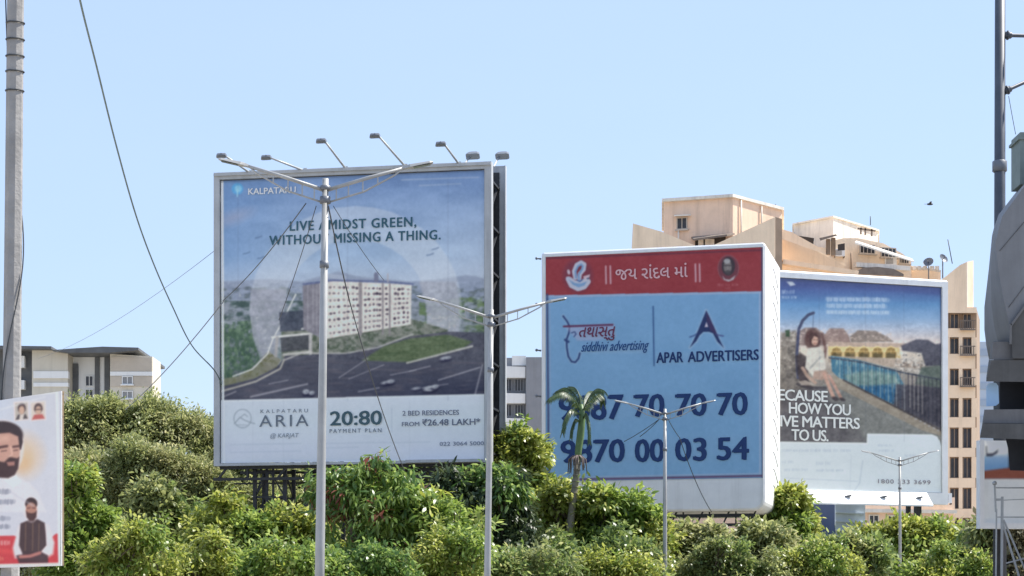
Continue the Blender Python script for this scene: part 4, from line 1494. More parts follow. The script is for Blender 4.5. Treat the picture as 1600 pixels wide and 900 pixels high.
b = MB().box((P(2250, 0, 57).x, 56.2, 0), (P(2345, 0, 57).x, 58.2, P(0, 600, 57).z))
b.build('column', M_SLAB, r, world=True)
b = MB()
f = [(1541, 604), (1545, 599), (1556, 598), (1560, 603), (1561, 630), (1556, 634), (1541, 635)]
b.loft([P(x, y, Y0 + .6) for x, y in f], [P(x, y, Y0 + .7) for x, y in f])
b.build('blue_panel', mat('pale blue panel', (0.32, 0.5, 0.74), .5, 0, .06, 2), r, world=True)

# small hoarding below it, with a steel trestle in front
B4 = Board('billboard', 'small white billboard with blue sky and red tile picture under the concrete station', 'billboard', 1529, 66.0, 1700, 66.6)
z0, z1 = B4.uv(1530, 826)[1], B4.uv(1530, 688)[1]
u0 = B4.uv(1537, 700)[0]
b = MB().box((0, -.12, z0), (u0 - .02, .2, z1))
b.box((u0 - .02, -.118, z0), (B4.w, .2, z0 + .2))
b.build('frame', M_WFRAME, B4.root)
b = MB().box((u0, .1, z0 + .2), (B4.w, .18, z1)).box((.75, .2, 0), (.92, .4, z0 + 1))
b.box((2.9, .2, 0), (3.2, .5, z0 + 1))
b.build('support_frame', M_STEEL, B4.root)


def paint5(c):
    c.c[:] = (205, 215, 233)
    c.noise(3, 20, 20, 130)
    up = c.Y < 749
    c.vgrad([(688, (214, 222, 238)), (708, (206, 220, 240)), (716, (138, 176, 224)), (730, (110, 156, 214)), (749, (110, 150, 208))], up)
    c.poly([(1538, 694), (1580, 700), (1572, 710), (1538, 712)], (220, 228, 242), .9, 3)
    c.stroke([(1541, 698), (1542, 712)], 2.5, (86, 92, 110), .8, 1.5)
    c.poly([(1541, 709), (1552, 708), (1560, 702), (1558, 708), (1550, 713), (1542, 713)], (60, 64, 84), .95, 1.6)
    c.poly([(1576, 688), (1700, 688), (1700, 736), (1576, 733)], (48, 54, 72), 1, 2)
    c.poly([(1536, 736), (1575, 731), (1605, 735), (1700, 738), (1700, 748), (1536, 748)], (128, 74, 66), 1, 1.5)
    for k in range(3):
        c.stroke([(1538, 737 + k * 4), (1600, 736 + k * 4)], 1, (164, 104, 90), .7, 1.2)
    c.stroke([(1536, 749.5), (1700, 749.5)], 2, (224, 230, 240), .9, 1.3)


B4.sheet(u0, B4.w, z0 + .2, z1, -.02, paint5, step=1.2)
Y = 58.0
r = thing('steel_trestle', 'thin grey steel trestle with splayed legs in front of the small white billboard', 'trestle', (P(1575, 0, Y).x, Y, 0))
b = MB()
for p, q, w in (((1554, 752), (1556, 800), .07), ((1557, 780), (1566, 780), .06), ((1566, 776), (1565, 900), .10), ((1557, 795), (1556, 900), .06),
                ((1566, 815), (1592, 900), .08), ((1568, 812), (1606, 900), .07), ((1556, 808), (1600, 808), .05), ((1556, 782), (1600, 780), .04), ((1554, 762), (1700, 763), .06), ((1572, 880), (1610, 870), .06)):
    b.bar(P(*p, Y), P(*q, Y), w * .68)
for x0, x1 in ((1565, 1563), (1556, 1555), (1592, 1615), (1606, 1635)):
    b.bar(P(x0, 900, Y), Vector((P(x1, 990, Y).x, Y, 0)), .055)
b.sphere(P(1554, 755, Y), .07)
b.build('frame', M_GALV, r, world=True)

# ------------------------------------------------------------------ buildings
def plan(pts, y0=None):
    """plan outline from photo columns and distances"""
    return [((px - CX) * Y / F, Y) for px, Y in pts]


def zz(py, Y):
    return CAMZ + (HY - py) * Y / F


def window(root, A, Bv, z0, z1, m_frame, m_glass, depth=.28, bars=2, sill=True):
    """a recessed opening on the wall line A-B (left to right as seen), as frame + pane"""
    A, Bv = Vector((*A, 0)), Vector((*Bv, 0))
    t = (Bv - A).normalized()
    n = Vector((t.y, -t.x, 0))
    if n.y > 0:
        n = -n
    b = MB()
    w = 0.07

    def q(u, d, z):
        p = A + t * u + n * d
        return Vector((p.x, p.y, z))
    L = (Bv - A).length
    for u0, u1, za, zb_ in ((0, w, z0, z1), (L - w, L, z0, z1), (w, L - w, z1 - w, z1), (w, L - w, z0, z0 + w)):
        b.loft([q(u0, -.02, za), q(u1, -.02, za), q(u1, -.02, zb_), q(u0, -.02, zb_)], [q(u0, .07, za), q(u1, .07, za), q(u1, .07, zb_), q(u0, .07, zb_)])
    for k in range(1, bars):
        u = L * k / bars
        b.loft([q(u - .03, 0, z0 + w), q(u + .03, 0, z0 + w), q(u + .03, 0, z1 - w), q(u - .03, 0, z1 - w)], [q(u - .03, .05, z0 + w), q(u + .03, .05, z0 + w), q(u + .03, .05, z1 - w), q(u - .03, .05, z1 - w)])
    if sill:
        b.loft([q(-.1, 0, z0 - .1), q(L + .1, 0, z0 - .1), q(L + .1, 0, z0 - .003), q(-.1, 0, z0 - .003)], [q(-.1, .22, z0 - .1), q(L + .1, .22, z0 - .1), q(L + .1, .22, z0 - .003), q(-.1, .22, z0 - .003)])
    f = b.build('window', m_frame, root, world=True)
    g = MB()
    g.add([q(w, .012, z0 + w), q(L - w, .012, z0 + w), q(L - w, .012, z1 - w), q(w, .012, z1 - w)], [(0, 1, 2, 3)])
    g.build('pane', m_glass, f, world=True)


def ac_unit(root, px, py, Y, w=.95, h=.6):
    b = MB()
    c = P(px, py, Y)
    b.box((c.x - w / 2, c.y, c.z), (c.x + w / 2, c.y + .4, c.z + h))
    for k in range(5):
        b.box((c.x - w * .42, c.y - .02, c.z + h * (.16 + .15 * k)), (c.x + w * .2, c.y - .002, c.z + h * (.22 + .15 * k)), 1)
    b.box((c.x - w / 2, c.y - .0, c.z - .1), (c.x - w / 2 + .06, c.y + .5, c.z - .004), 1)
    b.box((c.x + w / 2 - .06, c.y - .0, c.z - .1), (c.x + w / 2, c.y + .5, c.z - .004), 1)
    b.build('air_conditioner', [M_WFRAME, M_CANOPY], root, world=True)


M_PEACH = mat('peach render', (0.80, 0.585, 0.435), 0.85, 0, 0.10, 0.6, bump=0.2, bscale=6, streak=0.4)
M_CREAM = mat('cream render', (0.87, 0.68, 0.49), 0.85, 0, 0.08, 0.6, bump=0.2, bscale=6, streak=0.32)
M_PALE = mat('pale stained render', (0.74, 0.69, 0.61), 0.85, 0, 0.15, 0.8, bump=0.2, bscale=6, streak=0.6)
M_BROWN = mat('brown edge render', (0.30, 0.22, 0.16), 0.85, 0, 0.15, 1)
M_SHADE = mat('dark recess', (0.055, 0.045, 0.04), 0.9, 0, 0.3, 1)  # near-black colour stands for the shade inside balconies and openings
M_WIN = mat('dark window glass', (0.045, 0.045, 0.05), 0.25, 0, 0.4, 0.8)
M_WINF = mat('window frame paint', (0.5, 0.43, 0.36), 0.6, 0, 0.1, 3)
M_CANOPY = mat('canopy sheet', (0.19, 0.155, 0.13), 0.8, 0, 0.25, 1.5)

r = thing('apartment_building', 'tall peach apartment building with penthouses behind the right billboards', 'building', (P(1260, 0, 150).x, 150, 0))
BR = r
# penthouse, left
pl = plan([(1037, 141.6), (1145, 140.0), (1222, 144.5), (1222, 152), (1037, 152)])
z0, z1 = zz(392, 140), zz(309, 140)
b = MB().prism(pl, z0 - 10, z1)
b.build('penthouse', M_PEACH, r, world=True)
b = MB().prism(plan([(1034, 141.3), (1145, 139.7), (1225, 144.3), (1225, 152.2), (1034, 152.2)]), z1 + .003, z1 + .22)
b.build('roof_slab', M_PALE, r, world=True)
A, Bv = pl[0], pl[1]


def along(A, Bv, t):
    return (A[0] + (Bv[0] - A[0]) * t, A[1] + (Bv[1] - A[1]) * t)


wA, wB = along(A, Bv, .19), along(A, Bv, .345)
window(r, (wA[0], wA[1] - .01), (wB[0], wB[1] - .01), zz(358, 141), zz(339, 141), M_WINF, M_WIN, bars=2)
b = MB()
p = [(wA[0] - .2, wA[1]), (wB[0] + .2, wB[1])]
zc = zz(337, 141)
b.loft([(p[0][0], p[0][1], zc), (p[1][0], p[1][1], zc), (p[1][0], p[1][1], zc + .12), (p[0][0], p[0][1], zc + .12)], [(p[0][0], p[0][1] - .6, zc - .1), (p[1][0], p[1][1] - .6, zc - .1), (p[1][0], p[1][1] - .6, zc - .02), (p[0][0], p[0][1] - .6, zc - .02)])
b.build('window_hood', M_PALE, r, world=True)
b = MB()
b.loft([P(1080, 370, 140.9), P(1148, 364, 139.8), P(1148, 367, 139.8), P(1080, 373, 140.9)], [P(1084, 373, 138.6), P(1136, 366, 138.3), P(1136, 369, 138.3), P(1084, 376, 138.6)])
b.build('canopy', M_CANOPY, r, world=True)
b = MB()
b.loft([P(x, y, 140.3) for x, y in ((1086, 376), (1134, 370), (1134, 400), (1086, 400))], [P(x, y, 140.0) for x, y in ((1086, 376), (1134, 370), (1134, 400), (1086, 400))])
b.build('balcony_shade', M_SHADE, r, world=True)  # solid dark slab in place of a shaded opening
for x in (1095, 1105, 1112):
    b = MB().bar(P(x, 374, 139.8), P(x, 396, 139.8), .35)
    b.build('balcony_post', M_PALE, r, world=True)
# sloping fins
b = MB()
f = [(989, 349), (1034, 362), (1092, 386), (1100, 420), (985, 420)]
b.loft([P(x, y, 138.2) for x, y in f], [P(x, y, 138.7) for x, y in f])
b.build('parapet_fin', M_CREAM, r, world=True)
b = MB()
f = [(1104, 388), (1211, 339), (1211, 440), (1100, 440)]
f2 = [(1104, 388), (1222, 341), (1222, 440), (1100, 440)]
b.loft([P(x, y, 136.0) for x, y in f], [P(x, y, 136.7) for x, y in f])
b.build('parapet_fin', M_CREAM, r, world=True)
b = MB().loft([P(1211.3, 339, 136.0), P(1222, 342, 136.2), P(1222, 440, 136.2), P(1211.3, 440, 136)], [P(1211.3, 339, 136.7), P(1222, 342, 136.9), P(1222, 440, 136.9), P(1211.3, 440, 136.7)])
b.build('fin_edge', M_BROWN, r, world=True)
b = MB().prism(plan([(992, 142), (1215, 141), (1215, 158), (992, 158)]), 0, zz(400, 141))
b.build('left_wing', M_PEACH, r, world=True)
# second penthouse
pl2 = plan([(1240, 153), (1302, 150), (1372, 155.5), (1372, 162), (1240, 162)])
b = MB().prism(pl2, zz(420, 150), zz(340, 150))
b.build('rear_penthouse', M_PALE, r, world=True)
b = MB().prism(plan([(1238, 152.8), (1302, 149.8), (1374, 155.3), (1374, 162.2), (1238, 162.2)]), zz(340, 150) + .003, zz(337.5, 150))
b.build('roof_slab', M_PALE, r, world=True)
b = MB()
for p, q in (((1345, 366), (1345, 356)), ((1352, 367), (1352, 356)), ((1362, 369), (1362, 358)), ((1340, 357), (1368, 361))):
    b.bar(P(*p, 152), P(*q, 152), .12)
b.build('roof_railing', M_CANOPY, r, world=True)
# the long right wing with its broken roofline
f = [(1216, 360), (1232, 362), (1240, 372), (1270, 384), (1292, 388), (1292, 378), (1318, 372), (1340, 372), (1380, 380), (1410, 396), (1424, 408), (1424, 470), (1216, 470)]
b = MB().loft([P(x, y, 146.0 + (x - 1216) * .018) for x, y in f], [P(x, y, 155.0 + (x - 1216) * .012) for x, y in f])
b.build('right_wing', M_CREAM, r, world=True)
b = MB().loft([P(x, y, 144.7) for x, y in ((1218, 357), (1236, 362), (1286, 390), (1292, 398), (1218, 372))], [P(x, y, 145.4) for x, y in ((1218, 357), (1236, 362), (1286, 390), (1292, 398), (1218, 372))])
b.build('stair_parapet', M_CREAM, r, world=True)
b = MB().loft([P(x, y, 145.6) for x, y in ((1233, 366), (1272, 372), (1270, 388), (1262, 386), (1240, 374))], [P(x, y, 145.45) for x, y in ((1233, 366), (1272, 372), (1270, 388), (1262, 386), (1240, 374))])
b.build('balcony_shade', M_SHADE, r, world=True)
b = MB().loft([P(x, y, 144.0) for x, y in ((1280, 372), (1306, 366), (1308, 368), (1282, 376))], [P(x, y, 146.5) for x, y in ((1280, 372), (1306, 366), (1308, 368), (1282, 376))])
b.build('canopy', M_CANOPY, r, world=True)
b = MB()
for x, y, y2 in ((1294, 374, 398), (1302, 372, 400)):
    b.bar(P(x, y, 145.2), P(x, y2, 145.2), .3)
b.build('drain_pipe', M_BROWN, r, world=True)
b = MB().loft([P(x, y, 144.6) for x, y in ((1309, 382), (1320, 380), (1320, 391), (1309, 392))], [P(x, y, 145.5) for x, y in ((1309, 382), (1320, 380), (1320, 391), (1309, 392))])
b.build('balcony_shade', M_SHADE, r, world=True)
for x0, x1, ya, yb in ((1343, 1367, 381, 396), (1376, 1400, 386, 402), (1405, 1420, 402, 412)):
    a0, a1 = P(x0, 0, 146.0 + (x0 - 1216) * .018 - .02), P(x1, 0, 146.0 + (x1 - 1216) * .018 - .02)
    window(r, (a0.x, a0.y), (a1.x, a1.y), zz(yb, a0.y), zz(ya, a0.y), M_WINF, M_WIN, bars=4)
b = MB()
b.loft([P(1338, 376, 147.4), P(1425, 404, 149.4), P(1425, 406, 149.4), P(1338, 379, 147.4)], [P(1336, 378, 146.4), P(1428, 408, 148.4), P(1428, 410, 148.4), P(1336, 381, 146.4)])
b.build('canopy', M_PALE, r, world=True)
b = MB()
f = [(1336, 424), (1350, 418), (1372, 417), (1396, 420), (1412, 428), (1412, 432), (1336, 428)]
b.loft([P(x, y, 147.2) for x, y in f], [P(x, y, 146.0) for x, y in f])
b.build('canopy', M_CANOPY, r, world=True)
b = MB()
for x0, x1 in ((1336, 1420),):
    b.bar(P(x0, 414, 147.0), P(x1, 420, 148.0), .5, .35)
b.build('ledge', M_PALE, r, world=True)
b = MB().bar(P(1222, 410, 145.4), P(1340, 428, 145.4), .8, .35)
b.build('ledge', M_CREAM, r, world=True)
b = MB().loft([P(x, y, 152) for x, y in ((1424, 416), (1470, 424), (1470, 470), (1424, 470))], [P(x, y, 158) for x, y in ((1424, 416), (1470, 424), (1470, 470), (1424, 470))])
b.build('link_wing', M_CREAM, r, world=True)
for px, Yp, ya, yb in ((1158, 140.55, 312, 372), (1190, 142.4, 322, 360), (1060, 141.1, 360, 392)):
    MB().tube([P(px, ya, Yp), P(px, yb, Yp)], .06, 6).build('drain_pipe', M_PALE, r, world=True)
ac_unit(r, 1392, 414, 148.9, .9, .6)
ac_unit(r, 1312, 400, 147.4, .8, .55)
MB().tube([P(1330, 395, 147.7), P(1330, 430, 147.9)], .07, 6).build('drain_pipe', M_BROWN, r, world=True)
for px, py in ((1212, 333), (1360, 352)):
    MB().tube([P(px, py, 153), P(px, py - 14, 153)], .035, 5).build('antenna', M_WIRE, r, world=True)
# stair tower at the far right
plt = plan([(1470, 146.5), (1522, 146.0), (1530, 152), (1470, 156)])
f0 = zz(478, 146)
b = MB()
pf = [(1470, 438), (1500, 414), (1511, 409), (1511, 480), (1470, 480)]
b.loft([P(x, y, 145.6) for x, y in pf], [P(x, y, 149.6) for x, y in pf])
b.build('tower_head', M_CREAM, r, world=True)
b = MB().loft([P(1511.3, 409, 145.7), P(1521, 407, 146.6), P(1521, 482, 146.6), P(1511.3, 480, 145.7)], [P(1511.3, 409, 147.6), P(1521, 407, 148.2), P(1521, 482, 148.2), P(1511.3, 480, 147.6)])
b.build('tower_edge', M_PEACH, r, world=True)
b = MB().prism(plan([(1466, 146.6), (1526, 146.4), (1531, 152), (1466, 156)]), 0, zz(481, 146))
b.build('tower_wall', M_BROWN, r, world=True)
rows = [(489, 513), (527, 553), (576, 602), (622, 652), (668, 700), (714, 747), (762, 795), (809, 843), (858, 890)]
ye = 146.1
for k, (ya, yb) in enumerate(rows):                     # floor bands between the windows
    nx = rows[k + 1][0] if k + 1 < len(rows) else 940
    b = MB()
    b.loft([P(1466, yb, ye), P(1524, yb, ye), P(1524, nx, ye), P(1466, nx, ye)], [P(1466, yb, ye + .4), P(1524, yb, ye + .4), P(1524, nx, ye + .4), P(1466, nx, ye + .4)])
    b.build('floor_band', M_CREAM, r, world=True)
b = MB()
b.loft([P(1466, 480, ye - .5), P(1526, 480, ye - .5), P(1526, 489, ye - .5), P(1466, 489, ye - .5)], [P(1466, 480, ye + .4), P(1526, 480, ye + .4), P(1526, 489, ye + .4), P(1466, 489, ye + .4)])
b.build('floor_band', M_CREAM, r, world=True)
b = MB()
for x0, x1 in ((1466, 1484), (1498, 1504), (1518, 1526)):
    for ya, yb in rows[1:]:
        b.loft([P(x0, ya + .1, ye + .02), P(x1, ya + .1, ye + .02), P(x1, yb - .1, ye + .02), P(x0, yb - .1, ye + .02)], [P(x0, ya + .1, ye + .38), P(x1, ya + .1, ye + .38), P(x1, yb - .1, ye + .38), P(x0, yb - .1, ye + .38)])
b.build('pier', M_CREAM, r, world=True)
for ya, yb in rows:
    for x0, x1 in ((1484, 1498), (1504, 1518)):
        a0, a1 = P(x0, 0, ye + .33), P(x1, 0, ye + .33)
        window(r, (a0.x, a0.y), (a1.x, a1.y), zz(yb, ye), zz(ya, ye), M_BROWN, M_WIN, bars=2, sill=False)
for k, (ya, yb) in enumerate(rows[:3]):
    b = MB()
    for i in range(7):
        x = 1501 + i * 3.4
        b.bar(P(x, yb - 12, ye - .35), P(x, yb + 1, ye - .35), .05)
    b.bar(P(1500, yb - 12, ye - .35), P(1524, yb - 12, ye - .35), .07)
    b.loft([P(1500, yb + 1, ye - .4), P(1524, yb + 1, ye - .4), P(1524, yb + 3, ye - .4), P(1500, yb + 3, ye - .4)], [P(1500, yb + 1, ye + .02), P(1524, yb + 1, ye + .02), P(1524, yb + 3, ye + .02), P(1500, yb + 3, ye + .02)])
    b.build('balcony', M_CANOPY, r, world=True)
# the lower wing below the pool billboard
b = MB().prism(plan([(1330, 126), (1492, 127.5), (1492, 136), (1330, 136)]), 0, zz(775, 126))
b.build('lower_wing', M_PEACH, r, world=True)
for x0, x1, ya, yb in ((1357, 1373, 804, 824), (1386, 1405, 805, 835), (1424, 1440, 806, 835), (1452, 1476, 808, 840)):
    a0, a1 = P(x0, 0, 126.0 + (x0 - 1330) * .0093 - .01), P(x1, 0, 126.0 + (x1 - 1330) * .0093 - .01)
    window(r, (a0.x, a0.y), (a1.x, a1.y), zz(yb, a0.y), zz(ya, a0.y), M_PALE, M_WIN, bars=2)
b = MB().bar(P(1340, 798, 126.0), P(1492, 800, 127.3), .7, .22)
b.build('ledge', M_PALE, r, world=True)


ac_unit(r, 1441, 785, 125.6, 1.1, .6)
ac_unit(r, 1478, 786, 126.2, .8, .65)


def dish(root, px, py, Y, rad, turn):
    b = MB()
    c = P(px, py, Y)
    d = Vector((turn, -.8, .5)).normalized()
    x = d.orthogonal().normalized()
    y = d.cross(x)
    rings = []
    for k in range(4):
        rr_ = rad * k / 3
        rings.append([c + (x * math.cos(a) + y * math.sin(a)) * max(rr_, .01) + d * (rr_ * rr_ / rad * .35) for a in np.linspace(0, 2 * math.pi, 15)[:-1]])
    for k in range(3):
        b.loft(rings[k], rings[k + 1], 0, False)
    b.tube([c, c + d * rad * .9], .03, 5)
    b.tube([c, c - Vector((0, 0, 1.5))], .05, 6)
    b.build('satellite_dish', M_LAMP, root, world=True)


dish(r, 1451, 411, 151, .42, -.4)
dish(r, 1473, 405, 150, .40, .5)
b = MB().tube([P(1488, 412, 148), P(1481, 374, 148)], .035, 5)
b.build('antenna', M_WIRE, r, world=True)
b = MB()
for x in (1428, 1436, 1445, 1456, 1464):
    b.bar(P(x, 422, 151.5), P(x, 416, 151.5), .3)
b.bar(P(1424, 417, 151.5), P(1470, 424, 151.5), .15)
b.build('roof_railing', M_PALE, r, world=True)

# low block at the left
r = thing('apartment_building', 'low beige apartment block with flat dark roofs above the left trees', 'building', (P(135, 0, 175).x, 175, 0))
M_BEIGE = mat('beige render', (0.60, 0.555, 0.46), 0.85, 0, 0.08, 0.4, streak=0.2)
M_WHITEW = mat('white render', (0.76, 0.76, 0.74), 0.85, 0, 0.06, 0.5, streak=0.2)
M_TAN = mat('tan panel', (0.50, 0.44, 0.36), 0.85, 0, 0.12, 0.5)
M_ROOF = mat('dark roof sheet', (0.11, 0.115, 0.12), 0.7, 0, 0.2, 1)
Yb = 170


def slabx(root, name, x0, y0, x1, y1, Y, depth, m, dy1=0):
    """upright block between photo columns x0-x1 and rows y0-y1 on a front at distance Y"""
    b = MB()
    f = [(x0, y0), (x1, y0 + dy1), (x1, y1), (x0, y1)]
    F0 = [P(x, y, Y) for x, y in f]
    b.loft(F0, [q + Vector((0, depth, 0)) for q in F0])
    return b.build(name, m, root, world=True)


slabx(r, 'wall', -60, 546, 50, 960, Yb + 1, 12, M_ROOF)
slabx(r, 'wall', 50, 546, 106, 960, Yb, 12, M_BEIGE, 3)
slabx(r, 'wall_band', 52, 580, 106.5, 591, Yb - .1, .6, M_WHITEW)
slabx(r, 'wall_band', 52, 598, 106.5, 604, Yb - .1, .6, M_WHITEW)
slabx(r, 'roof_slab', -60, 539, 80, 545, Yb - 1, 14, M_ROOF, 2)
slabx(r, 'balcony', 20, 556, 38, 574, Yb + .4, 1, M_WHITEW)
slabx(r, 'balcony', 20, 594, 38, 608, Yb + .4, 1, M_WHITEW)
slabx(r, 'wall', 106.5, 552, 172, 960, Yb + 2, 12, M_WHITEW)
slabx(r, 'recess_shade', 108.5, 568, 122, 960, Yb + 1.8, .3, M_ROOF)  # flat dark strips on the wall stand for shaded recesses
slabx(r, 'recess_shade', 148, 553, 155, 960, Yb + 1.8, .3, M_ROOF)
slabx(r, 'recess_shade', 163, 553, 171, 960, Yb + 1.7, .3, M_ROOF)
for ya, yb in ((587, 604), (608, 626)):
    window(r, (P(133, 0, Yb + 1.9).x, Yb + 1.95), (P(146, 0, Yb + 1.9).x, Yb + 1.95), zz(yb, Yb + 2), zz(ya, Yb + 2), M_WHITEW, M_WIN, sill=False)
slabx(r, 'wall', 172, 553, 238, 960, Yb, 4, M_BEIGE, 4)
slabx(r, 'panel', 173, 557, 237, 580, Yb - .06, .2, M_TAN, 2)
slabx(r, 'panel', 173, 588, 237, 604, Yb - .06, .2, M_TAN)
slabx(r, 'wall_band', 172, 580.5, 238, 587, Yb - .1, .4, M_WHITEW)
for ya, yb in ((588, 601), (611, 623)):
    window(r, (P(191, 0, Yb).x, Yb - .09), (P(208, 0, Yb).x, Yb - .09), zz(yb, Yb), zz(ya, Yb), M_WHITEW, mat('haze-paled window', (.25, .25, .25), .4, 0, .1, 1), sill=True)  # panes paled to stand for distance haze
b = MB()
f = [(80, 547), (120, 544), (160, 541.5), (216, 543), (216, 547), (172, 551), (106, 551)]
b.loft([P(x, y, Yb - 1) for x, y in f], [P(x, y, Yb - 1) + Vector((0, 13, 0)) for x, y in f])
b.build('roof_slab', M_ROOF, r, world=True)

# grey block between the two nearer billboards
r = thing('apartment_building', 'grey concrete block with white floor bands between the two nearer billboards', 'building', (P(815, 0, 190).x, 190, 0))
M_GREYW = mat('grey render', (0.26, 0.27, 0.29), 0.85, 0, 0.12, 0.5, streak=0.3)
slabx(r, 'wall', 740, 559, 860, 960, 190, 14, M_GREYW)
slabx(r, 'stair_core', 822, 558, 862, 960, 189, 1.2, M_GREYW)
for ya, yb in ((571, 590), (613, 630), (652, 668), (692, 706)):
    slabx(r, 'floor_band', 745, ya, 821, yb, 189.2, .8, M_WHITEW, 2)
for ya, yb in ((592, 612), (632, 651), (670, 690)):
    for x0, x1 in ((760, 778), (784, 800), (804, 818)):
        window(r, (P(x0, 0, 189.9).x, 189.9), (P(x1, 0, 189.9).x, 189.9), zz(yb, 190), zz(ya, 190), M_GREYW, M_WIN, sill=False, bars=3)
slabx(r, 'parapet', 800, 556, 822, 571, 189.6, .4, M_WHITEW)

# pale distant block, far right
r = thing('tower_block', 'pale hazy distant tower block right of the peach building', 'building', (P(1550, 0, 420).x, 420, 0))
M_HAZY = mat('haze-tinted render', (0.44, 0.50, 0.58), 0.9, 0, 0.05, 0.2)  # distance haze put into the wall colour
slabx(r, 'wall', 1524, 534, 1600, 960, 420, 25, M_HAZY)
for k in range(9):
    slabx(r, 'window_band', 1527, 546 + k * 26, 1598, 556 + k * 26, 419.8, .3, mat('haze-tinted glass', (.32, .38, .46), .4, 0, .05, .3))  # bands paled for distance haze as well

# small blue and white building under the pool billboard
r = thing('site_cabin', 'small navy and pale grey building under the pool picture billboard', 'cabin', (P(1310, 0, 110).x, 110, 0))
M_NAVY = mat('navy sheet', (0.025, 0.055, 0.16), 0.5, 0, 0.12, 1)
M_PGREY = mat('pale ribbed sheet', (0.60, 0.66, 0.70), 0.6, 0, 0.08, 0.8, streak=0.25)
pl = plan([(1305, 108), (1352, 108.6), (1352, 114), (1305, 114)])
b = MB().prism(pl, 0, zz(779, 108))
b.build('front_wall', M_PGREY, r, world=True)
b = MB().prism(plan([(1268, 112.2), (1304.6, 108), (1304.6, 114)]), 0, zz(775, 108))
b.build('side_wall', M_NAVY, r, world=True)
b = MB()
for k in range(5):
    y = 800 + k * 14
    b.bar(P(1306, y, 107.95), P(1351, y + 3, 108.5), .12, .08)
b.build('wall_rib', M_PGREY, r, world=True)
b = MB().prism(plan([(1264, 112), (1304, 107.6), (1354, 108.3), (1354, 114.2), (1304, 114.2)]), zz(779, 108) + .12, zz(779, 108) + .25)
b.build('roof', M_ROOF, r, world=True)

# ------------------------------------------------------------------ trees
LEAF = {
    'olive': leaf_mat('olive leaf', (0.13, 0.165, 0.055), (0.215, 0.255, 0.095), (0.35, 0.38, 0.17), .5, .4),
    'straw': leaf_mat('pale olive leaf', (0.17, 0.195, 0.075), (0.28, 0.305, 0.135), (0.42, 0.42, 0.22), .5, .42),
    'bright': leaf_mat('bright leaf', (0.085, 0.155, 0.025), (0.18, 0.28, 0.055), (0.31, 0.40, 0.13), .5, .33),
    'mango': leaf_mat('mango leaf', (0.055, 0.125, 0.03), (0.125, 0.225, 0.05), (0.24, 0.33, 0.11), .46, .31),
    'lime': leaf_mat('lime leaf', (0.15, 0.20, 0.032), (0.27, 0.33, 0.065), (0.40, 0.43, 0.16), .5, .35),
    'dark': leaf_mat('dark leaf', (0.025, 0.045, 0.018), (0.05, 0.08, 0.03), (0.09, 0.125, 0.055), .3, .4),  # leaf colour darkened for the shade below the grey board
    'mid': leaf_mat('mid green leaf', (0.075, 0.13, 0.033), (0.15, 0.225, 0.06), (0.26, 0.33, 0.125), .48, .34),
    'dry': leaf_mat('dry leaf', (0.16, 0.15, 0.075), (0.25, 0.23, 0.13), (0.35, 0.32, 0.2), .35, .55),
    'flush': leaf_mat('young red leaf', (0.22, 0.07, 0.045), (0.30, 0.11, 0.07), (0.32, 0.17, 0.11), .45, .4),
}


def leaves(rs, cen, outv, n_per, spread, L, W, droop):
    """leaf blades around clump centres; returns verts (n*6, 3)"""
    k = len(cen)
    N = k * n_per
    c = np.repeat(cen, n_per, 0)
    o = np.repeat(outv, n_per, 0)
    off = rs.normal(0, 1, (N, 3))
    off /= np.linalg.norm(off, axis=1, keepdims=True) + 1e-9
    off *= (rs.rand(N, 1) ** 0.6) * spread
    p = c + off
    d = o * .45 + off / spread * .55 + rs.normal(0, .45, (N, 3))
    d[:, 2] -= droop
    d /= np.linalg.norm(d, axis=1, keepdims=True) + 1e-9
    upv = np.array([0, 0, 1.0]) + rs.normal(0, .45, (N, 3))
    s = np.cross(d, upv)
    s /= np.linalg.norm(s, axis=1, keepdims=True) + 1e-9
    nrm = np.cross(s, d)
    l = (L * rs.uniform(.65, 1.25, (N, 1)))
    w = W * l / L * rs.uniform(.8, 1.2, (N, 1))
    bend = rs.uniform(.05, .35, (N, 1)) * l
    v = np.stack([p, p + d * l * .35 - s * w * .5 + nrm * .0, p + d * l * .35 + s * w * .5,
                  p + d * l * .72 - s * w * .36 - nrm * bend * .4, p + d * l * .72 + s * w * .36 - nrm * bend * .4,
                  p + d * l - nrm * bend], 1)
    return v.reshape(-1, 3)


def leaf_obj(name, v, mats, parent, mi=None):
    N = len(v) // 6
    base = np.arange(N)[:, None] * 6
    loops = (base + np.array([0, 2, 1, 1, 2, 4, 3, 3, 4, 5])).ravel()
    totals = np.tile([3, 4, 3], N)
    starts = np.concatenate([[0], np.cumsum(totals)[:-1]])
    M = rootm(parent).inverted()
    v = v + np.array(M.translation)
    return np_mesh(name, v, loops, starts, totals, mats, parent, mi=mi)


TREES = []


